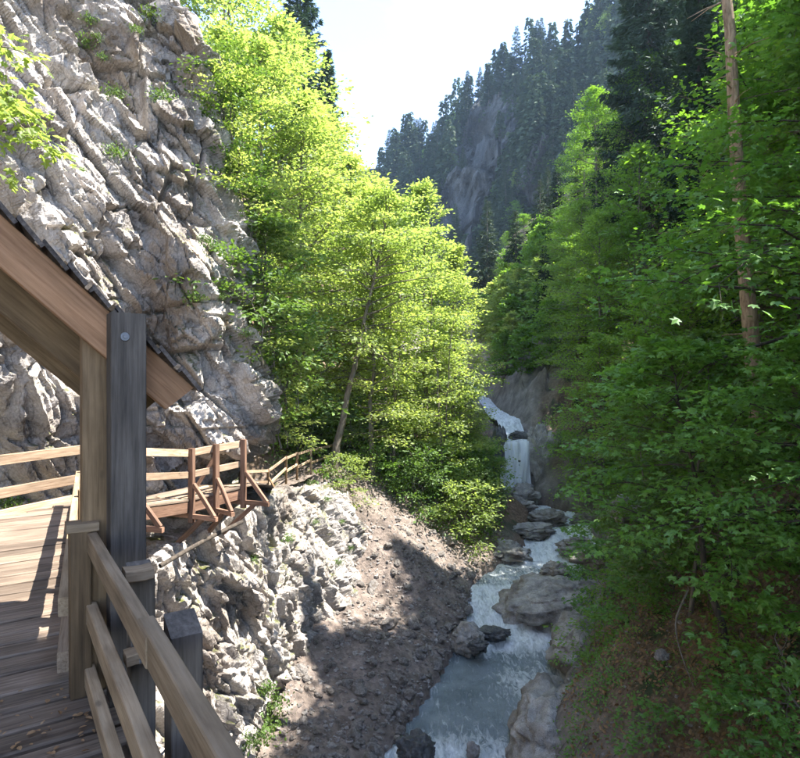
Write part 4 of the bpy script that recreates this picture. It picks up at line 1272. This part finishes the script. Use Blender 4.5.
rt(maple_a, 846, 15.2, 1.15, 'tall maple whose boughs cross the tan trunk', rz=2.2)
rt(maple_b, 728, 11.2, .95, 'small maple leaning from the brown slope', rz=0.0)
rt(maple_b, 830, 9.4, .8, 'young maple low on the brown slope', rz=1.2)
rt(maple_a, 930, 14, 1.2, 'maple just beyond the frame edge')
# the wood goes on beyond the frame; unseen spruces added to shade railing and stream
for x, y, sc, p in ((8.3, 2.4, .95, spr_a), (8.4, -.6, .95, spr_a), (10.5, 3.2, .9, spr_b), (14, 6, .75, spr_a), (15, 11, .72, spr_b), (16, 17, .8, spr_a), (19, 22, .85, spr_b), (21, 30, .9, spr_a), (12, -3, .8, spr_a), (18, 2, .8, spr_b), (24, 12, .8, spr_b)):
    put(p, x, y, 'unseen dark spruce added on the right slope for shade', 'tree', 'spruces added for shade on the right slope', sc=sc)
for x, y, sc in ((11.5, 17.2, 1.1), (12.3, 20.5, 1.05), (11.8, 14.0, .98), (9.6, 20, .6), (10.8, 11.5, 1.1)):
    put(r_round, x, y, {17.2: 'green beech behind the tan trunk, nearest of the inner wood', 20.5: 'green beech deep behind the sapling', 14.0: 'green beech hidden behind the large maple', 20: 'small green beech just above the right bank of the pool', 11.5: 'green beech beyond the right frame edge'}[y], 'tree', 'beeches of the right wood', sc=sc)
n = 0
for _ in range(500):
    y = lrng.uniform(6.5, 34); ed_ = np.interp(y, Yk, CXk) + np.interp(y, Yk, HWk); x = ed_ + lrng.uniform(1.0, 8)
    px = 400 + 600 * x / y
    py = 379 - 600 * tz(x, y) / y
    if px > 830 or (y < 13.5 and lrng.random() < .75) or (y < 11 and x - ed_ < 2.0): continue
    put(lrng.choice([shrub_b, shrub_b, shrub_a]), x, y, ('green shrub on the shaded slope beside the upper rapids' if y > 25 else 'green shrub on the shaded bank opposite the talus' if x - ed_ < 2.5 and y > 13 else 'green shrub under the beeches behind the sapling' if y > 18 else 'green shrub on the slope around the sapling and small maple' if y > 11.5 else 'low green shrub on the brown slope, lower right corner'), 'shrub', 'shrubs of the right slope', sc=lrng.uniform(.6, 1.5))
    n += 1
    if n > 66: break

for px, d, sc, lab in ((708, 8.6, .8, 'maple shrub low on the brown slope near the bottom edge'), (762, 8.0, .9, 'leafy maple shrub in the lower right corner'), (800, 8.8, 1.1, 'maple shrub at the right edge above the corner'),
                       (745, 9.6, .8, 'maple shrub beneath the small leaning maple'), (655, 10.6, .6, 'little maple shrub on the edge of the bedrock'), (790, 7.2, .8, 'maple shrub nearest the viewer on the right slope'), (628, 15.5, 1.0, 'maple shrub hanging over the bedrock beside the great boulder'), (612, 18.5, 1.1, 'maple shrub beside the great boulder'), (600, 24.5, 1.3, 'maple shrub over the upper rapids')):
    putpx(shrub_m, px, d, lab, 'shrub', 'maple shrubs of the right slope', sc=sc)

# ------------------------------------------------------------------ forest on the far mountain
mrng = random.Random(21)
nu, nv = MT.shape[:2]
n = 0
for _ in range(6000):
    iu, iv = mrng.randrange(50, nu - 40), mrng.randrange(8, 150)
    p = MT[iu, iv]; px, py = 400 + 600 * p[0] / p[1], 379 - 600 * p[2] / p[1]
    if not (385 < px < 660 and py < 420): continue
    bare = abs((px - 480) - (180 - py) * .35) < 32 and 105 < py < 290
    crest = iv > 126
    if bare and mrng.random() < .9: continue
    if not crest and mrng.random() < .12: continue
    kind = mrng.random()
    pr = fd if kind < .12 else fl if kind < .19 else fs[mrng.randrange(3)]
    o = copy_tree(pr, (p[0], p[1], p[2] - 1.0), mrng.uniform(0, 6.28), mrng.uniform(.45, 1.0) * (.74 if not crest else .86))
    if pr in fs: tag(o, 'dark spruce on the crest of the far mountain, against the sky' if crest else 'dark spruce on the far mountain face left of the bare rock' if px < 460 else 'dark spruce on the far mountain face right of the bare rock', 'tree', 'spruces of the far mountain')
    elif pr is fd: tag(o, 'green broadleaf tree on the far mountainside', 'tree', 'green broadleaf trees of the far mountain')
    else: tag(o, 'pale young broadleaf tree on the far mountainside', 'tree', 'pale broadleaf trees of the far mountain')
    n += 1
    if n >= 350: break
# the rest of that forest reads as one mass
r = np.random.default_rng(31)
FP, FD, FN, FS = [], [], [], []
n = 0
while n < 560:
    iu, iv = r.integers(40, nu - 26), r.integers(4, 138)
    p = MT[iu, iv]; px, py = 400 + 600 * p[0] / p[1], 379 - 600 * p[2] / p[1]
    if not (380 < px < 680 and py < 430): continue
    if abs((px - 480) - (180 - py) * .35) < 28 and 105 < py < 290 and r.random() < .93: continue
    H_ = r.uniform(9, 17); m_ = 230
    f = r.random(m_) ** .8; a = r.random(m_) * 6.283; rad_ = (1 - f) * H_ * .19 * r.uniform(.3, 1, m_) + .1
    FP.append(np.stack([p[0] + rad_ * np.cos(a), p[1] + rad_ * np.sin(a), p[2] - 1 + H_ * (.05 + .95 * f) - rad_ * .35], 1))
    FD.append(np.stack([np.cos(a), np.sin(a), -.5 + r.normal(0, .2, m_)], 1)); q = r.normal(0, .5, (m_, 3)); q[:, 2] += .8; FN.append(q); FS.append(r.uniform(.7, 1.5, m_))
    n += 1
tag(link('far_forest', leaves_mesh('far_forest', np.concatenate(FP), np.concatenate(FD), np.concatenate(FN), np.concatenate(FS), M['needle_far'], 'rhomb')), 'dense dark conifer forest covering the far mountainside', 'forest', kind='stuff')
# wood on the slopes above the waterfall, where the gorge narrows
for i in range(34):
    y_ = mrng.uniform(44, 74); sx_ = 1 if i % 4 else -1
    x_ = np.interp(y_, Yk, CXk) + sx_ * mrng.uniform(2.6, 15)
    put(mrng.choice([fs[0], fs[1], fs[2], fd]), x_, y_, 'dark tree on the narrow slopes above the waterfall', 'tree', 'trees above the waterfall', sc=mrng.uniform(.3, .5), sink=.3)
for i in range(44):
    y_ = mrng.uniform(37.5, 60); sx_ = 1 if i % 5 else -1
    x_ = np.interp(y_, Yk, CXk) + sx_ * (np.interp(y_, Yk, HWk) + mrng.uniform(.8, 7))
    lit_ = mrng.random() < .35
    put(fl if lit_ else fd, x_, y_, 'pale green young tree crowding the gorge behind the waterfall' if lit_ else 'green tree crowding the gorge behind the waterfall', 'tree', 'young trees behind the waterfall', sc=mrng.uniform(.28, .52), sink=.3)
o = putpx(fs[0], 487, 75, 'lone slender spruce rising behind the bright trees', 'tree', sc=.66)

# ------------------------------------------------------------------ boulders and stones
def boulder_mesh(name, seed, sub, size, mat, amp=.3, flat_top=None):
    bm = bmesh.new(); bmesh.ops.create_icosphere(bm, subdivisions=sub, radius=1.0)
    me = bpy.data.meshes.new(name); bm.to_mesh(me); bm.free()
    v = np.empty(len(me.vertices) * 3, np.float32); me.vertices.foreach_get('co', v); v = v.reshape(-1, 3).astype(float)
    o_ = np.array([seed * 3.7, seed * 1.3, seed * 2.1])
    f1, e1 = facet(v * 1.0 + o_, 700 + seed, 1.2, .12); f2, e2 = facet(v * np.array([2.2, 2.2, 3.4]) + o_, 800 + seed, 1.3, .16)
    r_ = 1 + amp * f1 + amp * .6 * f2 + .08 * fbm(v * 2 + o_, 3, seed) - .05 * sstep(.1, 0, e1)
    if sub >= 4:
        f3, e3 = facet(v * np.array([5, 5, 9]) + o_, 900 + seed, 1.3, .2)
        r_ = r_ + .03 * fbm(v * 9 + o_, 3, seed + 2) + amp * .22 * f3 - .07 * sstep(.08, 0, e2)
    v = v * r_[:, None]
    if flat_top is not None: v[:, 2] = np.where(v[:, 2] > flat_top, flat_top + (v[:, 2] - flat_top) * .35, v[:, 2])
    v = v * np.array(size)
    me.vertices.foreach_set('co', v.astype(np.float32).ravel()); me.update()
    me.polygons.foreach_set('use_smooth', np.full(len(me.polygons), sub >= 4, bool))
    me.materials.append(mat)
    return me
def boulder(px, py, d, size, seed, label, mat='boulder', rz=0.0, tilt=(0, 0), sub=5, name='boulder', amp=.3, flat=None):
    p = at(px, py, d)
    o = link(name, boulder_mesh(name, seed, sub, size, M[mat], amp * 1.25, flat), None, p)
    o.rotation_euler = (R(tilt[0]), R(tilt[1]), rz)
    return tag(o, label, 'boulder')
boulder(552, 602, 22.4, (1.95, 1.35, 1.1), 3, 'great flat-topped grey boulder splitting the rapids', rz=.25, tilt=(10, -5), amp=.22, flat=.45)
boulder(556, 571, 24.2, (.55, .42, .36), 5, 'small round boulder perched behind the great boulder', amp=.2)
boulder(523, 496, 33.3, (.95, .7, .55), 6, 'pale rounded boulder at the foot of the waterfall', amp=.2)
boulder(519, 507, 31.8, (.7, .6, .45), 7, 'dark grey boulder below the pale one by the waterfall', 'boulder', amp=.28)
boulder(541, 466, 35.3, (.95, 1.0, 2.2), 8, 'tall wet rock standing right beside the waterfall', 'boulder', amp=.25)
boulder(496, 470, 35.4, (.8, .9, 2.3), 9, 'dark rock wall on the left of the waterfall', 'wet_rock', amp=.25)
boulder(522, 437, 36.0, (.75, .5, .35), 10, 'wet rock lip dividing the upper fall', 'wet_rock', amp=.2)
boulder(519, 462, 34.9, (.42, .5, .3), 27, 'dark wet ledge breaking the middle of the waterfall', 'wet_rock', amp=.3)
boulder(528, 530, 28.6, (1.1, .8, .38), 12, 'long flat grey rock slab on the left bank below the fall', amp=.28, rz=.4, flat=.4)
boulder(545, 518, 30.3, (.9, .7, .4), 13, 'tan flat rock at the stream edge behind the slab', amp=.25)
boulder(505, 553, 26.2, (.95, .75, .4), 14, 'low dark rock above the foaming chute', amp=.3)
boulder(467, 640, 19.7, (.55, .5, .5), 15, 'smooth grey boulder on the left water edge beside the foam', amp=.2)
boulder(495, 634, 20.3, (.5, .3, .2), 16, 'brown wet rock sticking out of the foam', 'wet_rock', amp=.25)
boulder(478, 645, 19.0, (.3, .25, .2), 17, 'small dark rock between the foam and the bank', 'wet_rock', amp=.25)
boulder(417, 752, 14.1, (.45, .35, .4), 18, 'dark wet rock in the small foam step', 'wet_rock', amp=.25)
boulder(473, 752, 14.3, (.16, .14, .22), 19, 'small reddish rock poking out of the water', 'stone', sub=4, amp=.25)
boulder(600, 560, 24.5, (.9, .7, .5), 20, 'grey rock on the right bank beside the great boulder', amp=.25)
boulder(576, 548, 26.4, (.8, .6, .45), 21, 'pale rock at the right edge of the upper rapids', amp=.25)
boulder(585, 650, 18.8, (1.0, 1.6, .8), 22, 'smooth sloping bedrock on the right water edge', amp=.2, rz=-.3)
boulder(556, 735, 14.6, (1.0, 1.9, .9), 23, 'large tan bedrock slab rising from the water', amp=.18, rz=-.35)
boulder(585, 520, 30.5, (.7, .5, .35), 24, 'grey stone showing between the leaves over the rapids', amp=.25)
boulder(662, 655, 11.6, (.13, .1, .09), 25, 'small pale stone on the brown slope', 'stone', sub=4)
boulder(624, 510, 19.5, (.45, .35, .45), 26, 'grey rock half hidden under the right-hand leaves', amp=.25)

stones = [boulder_mesh('stone', 30 + k, 2, (1, .8, .6), M['stone'], .3) for k in range(7)]
srng = random.Random(15)
n = 0
for _ in range(3000):
    y = srng.uniform(12.5, 25); cxl = np.interp(y, Yk, CXk) - np.interp(y, Yk, HWk)
    dl = srng.random() ** 1.3 * 5.2; x = cxl - dl + .15
    if y > 21 and dl > 3.5: continue
    k_ = .07 + .15 * srng.random() ** 2.2 * (1.25 if dl < 1.6 else .85) + (.1 if srng.random() < .06 else 0)
    o = link('stone', srng.choice(stones), None, (x, y, tz(x, y) + k_ * .15)); o.scale = (k_, k_, k_); o.rotation_euler = (srng.uniform(-.5, .5), srng.uniform(-.5, .5), srng.uniform(0, 6.3))
    tag(o, 'loose angular stone on the talus beside the stream', 'stone', 'loose stones on the talus')
    n += 1
    if n >= 290: break

def scatter_rocks(name, n, fn, seed, smin, smax, mat, label):
    r = np.random.default_rng(seed)
    bm = bmesh.new(); bmesh.ops.create_icosphere(bm, subdivisions=1, radius=1.0)
    tv = np.array([v.co[:] for v in bm.verts]); tf = np.array([[v.index for v in f.verts] for f in bm.faces]); bm.free()
    xy = fn(r, n); z = terrain(xy[:, 0], xy[:, 1])[0]
    s_ = smin + (smax - smin) * r.random(n) ** 2.5
    jit = 1 + .35 * r.normal(0, 1, (n, len(tv))).clip(-1.2, 1.2)
    sc3 = np.stack([np.ones(n), r.uniform(.6, 1, n), r.uniform(.4, .8, n)], 1)
    V = tv[None] * jit[:, :, None] * sc3[:, None, :]
    a = r.random(n) * 6.28; c_, s2 = np.cos(a), np.sin(a)
    V = np.stack([V[:, :, 0] * c_[:, None] - V[:, :, 1] * s2[:, None], V[:, :, 0] * s2[:, None] + V[:, :, 1] * c_[:, None], V[:, :, 2]], 2) * s_[:, None, None]
    V += np.stack([xy[:, 0], xy[:, 1], z + s_ * .1], 1)[:, None, :]
    F = (np.arange(n)[:, None, None] * len(tv) + tf[None]).reshape(-1, 3)
    return tag(link(name, mesh_np(name, V.reshape(-1, 3), F, mat, smooth=False)), label, 'gravel', kind='stuff')
def talus_xy(r, n):
    y = r.uniform(11.5, 27, n); x = np.interp(y, Yk, CXk) - np.interp(y, Yk, HWk) + .3 - r.random(n) ** 1.2 * 6.0
    return np.stack([x, y], 1)
scatter_rocks('gravel', 8000, talus_xy, 5, .015, .085, M['stone'], 'grey brown scree gravel covering the talus')

# dead leaves and low green ground plants of the right slope
r = np.random.default_rng(8)
n = 16000
y = 5.5 + 17 * r.random(n) ** 1.6; x = np.interp(y, Yk, CXk) + np.interp(y, Yk, HWk) + .8 + r.random(n) * 7
z = terrain(x, y)[0]
N_ = np.stack([-.7 + r.normal(0, .45, n), r.normal(0, .45, n), np.full(n, .8)], 1)
tag(link('leaf_litter', leaves_mesh('leaf_litter', np.stack([x, y, z + .02], 1), r.normal(0, 1, (n, 3)), N_, r.uniform(.06, .13, n), M['litter'], 'oval')), 'brown dead leaves strewn over the right slope', 'leaf litter', kind='stuff')
n = 22000
c = r.integers(0, 260, n)
cy_ = 6.0 + 27 * r.random(260) ** 1.5; cxx = np.interp(cy_, Yk, CXk) + np.interp(cy_, Yk, HWk) + .7 + r.random(260) ** 1.3 * 6
x, y = cxx[c] + r.normal(0, .22, n), cy_[c] + r.normal(0, .22, n); z = terrain(x, y)[0]
N_ = np.stack([-.4 + r.normal(0, .5, n), r.normal(0, .5, n), np.full(n, .9)], 1); D_ = r.normal(0, 1, (n, 3)); D_[:, 2] = np.abs(D_[:, 2]) * .6
tag(link('undergrowth', leaves_mesh('undergrowth', np.stack([x, y, z + r.random(n) * .16], 1), D_, N_, r.uniform(.04, .09, n), M['leaf_maple'], 'oval')), 'low green ground plants in patches on the right slope', 'undergrowth', kind='stuff')
n = 16000
y = r.uniform(22.5, 36, n); x = np.interp(y, PXy, PXk) + r.uniform(-5, 8, n)
keep = (x < np.interp(y, Yk, CXk) - np.interp(y, Yk, HWk) - 1.0) & (np.abs(x - np.interp(y, PXy, PXk)) > .6) & ((y > 25.0) | (x < -2.2)) & (vnoise(np.stack([x, y, 0 * x], 1) * .9, 3) > -.25)
x, y = x[keep], y[keep]; n = len(x); z = terrain(x, y)[0]
N_ = np.stack([.3 + r.normal(0, .5, n), r.normal(0, .5, n), np.full(n, .9)], 1); D_ = r.normal(0, 1, (n, 3)); D_[:, 2] = np.abs(D_[:, 2])
tag(link('undergrowth', leaves_mesh('undergrowth', np.stack([x, y, z + r.random(n) * .35], 1), D_, N_, r.uniform(.08, .2, n), M['leaf_shrub'], 'oval')), 'green ground plants between the stems on the left bank', 'undergrowth', kind='stuff')

def slope_xy(r, n):
    y = 6 + 15 * r.random(n) ** 1.5; x = np.interp(y, Yk, CXk) + np.interp(y, Yk, HWk) + .3 + r.random(n) ** 1.3 * 6.0
    return np.stack([x, y], 1)
scatter_rocks('pebbles', 1500, slope_xy, 6, .012, .07, M['stone'], 'small stones half buried in the brown right slope')
tb = Tubes(); r = np.random.default_rng(77)
for k in range(420):
    q = slope_xy(r, 1)[0]; a = r.uniform(0, 6.28); L_ = r.uniform(.12, .6)
    pts_ = np.stack([q[0] + np.linspace(0, L_, 4) * math.cos(a), q[1] + np.linspace(0, L_, 4) * math.sin(a)], 1) + np.cumsum(r.normal(0, .02, (4, 2)), axis=0)
    zt_ = terrain(pts_[:, 0], pts_[:, 1])[0] + .02
    tb.add(np.column_stack([pts_, zt_]), np.linspace(.009, .004, 4) * r.uniform(.6, 1.5), 4)
tag(link('twig_litter', tb.mesh('twig_litter', M['bark'])), 'dead twigs littering the brown right slope', 'twigs', kind='stuff')

# dry leaves and crumbs gathered at the foot of the railing post
r = np.random.default_rng(91); n = 110
q = np.array([pin.x, pin.y]) + np.stack([r.normal(.02, .22, n), r.normal(-.18, .28, n)], 1)
ok = ((q - np.array([L0.x, L0.y])) @ np.array([cdir.x, cdir.y])) < .02
q = q[ok]; n = len(q)
N_ = r.normal(0, .35, (n, 3)); N_[:, 2] += 1; D_ = r.normal(0, 1, (n, 3)); D_[:, 2] *= .1
tag(link('deck_litter', leaves_mesh('deck_litter', np.column_stack([q, np.full(n, DZ + .012)]), D_, N_, r.uniform(.012, .05, n), M['litter'], 'oval')), 'dry leaves and crumbs gathered at the railing post foot', 'leaf litter', kind='stuff')

# twigs and roots on the brown slope
for i, (pts_, rad_, lab) in enumerate((([(688, 590, 11.6), (676, 620, 11.2), (680, 650, 10.9), (695, 690, 10.4)], .022, 'bare grey root hanging down the brown slope'),
                                       ([(640, 545, 14), (655, 530, 13.6), (676, 520, 13.4)], .02, 'thin dead branch caught under the sapling'))):
    a0 = at(*pts_[0]); root = tag(empty('dead_branch', a0), lab, 'branch')
    tb = Tubes(); K = curve([tuple(at(*q) - a0) for q in pts_], np.linspace(0, len(pts_) - 1, 14)); tb.add(K, np.linspace(rad_, rad_ * .4, 14), 6)
    link('stem', tb.mesh('stem', M['bark']), root)

# ------------------------------------------------------------------ the prototypes themselves are not part of the place
for p in protos:
    for c in list(p.children): bpy.data.objects.remove(c)
    bpy.data.objects.remove(p)

# ------------------------------------------------------------------ haze in the gorge air
bm = bmesh.new(); bmesh.ops.create_cube(bm, size=1.0)
me = bpy.data.meshes.new('haze'); bm.to_mesh(me); bm.free()
hz = link('haze', me, None, (0, 150, 52)); hz.scale = (700, 480, 160)
m, N, L, out = new_mat('haze_air')
pv = N.new('ShaderNodeVolumePrincipled'); pv.inputs['Color'].default_value = (.55, .75, 1.0, 1); pv.inputs['Density'].default_value = .0003; pv.inputs['Anisotropy'].default_value = .3
L.new(pv.outputs[0], out.inputs['Volume'])
me.materials.append(m)
tag(hz, 'thin bluish haze filling the gorge air', 'haze', kind='stuff')
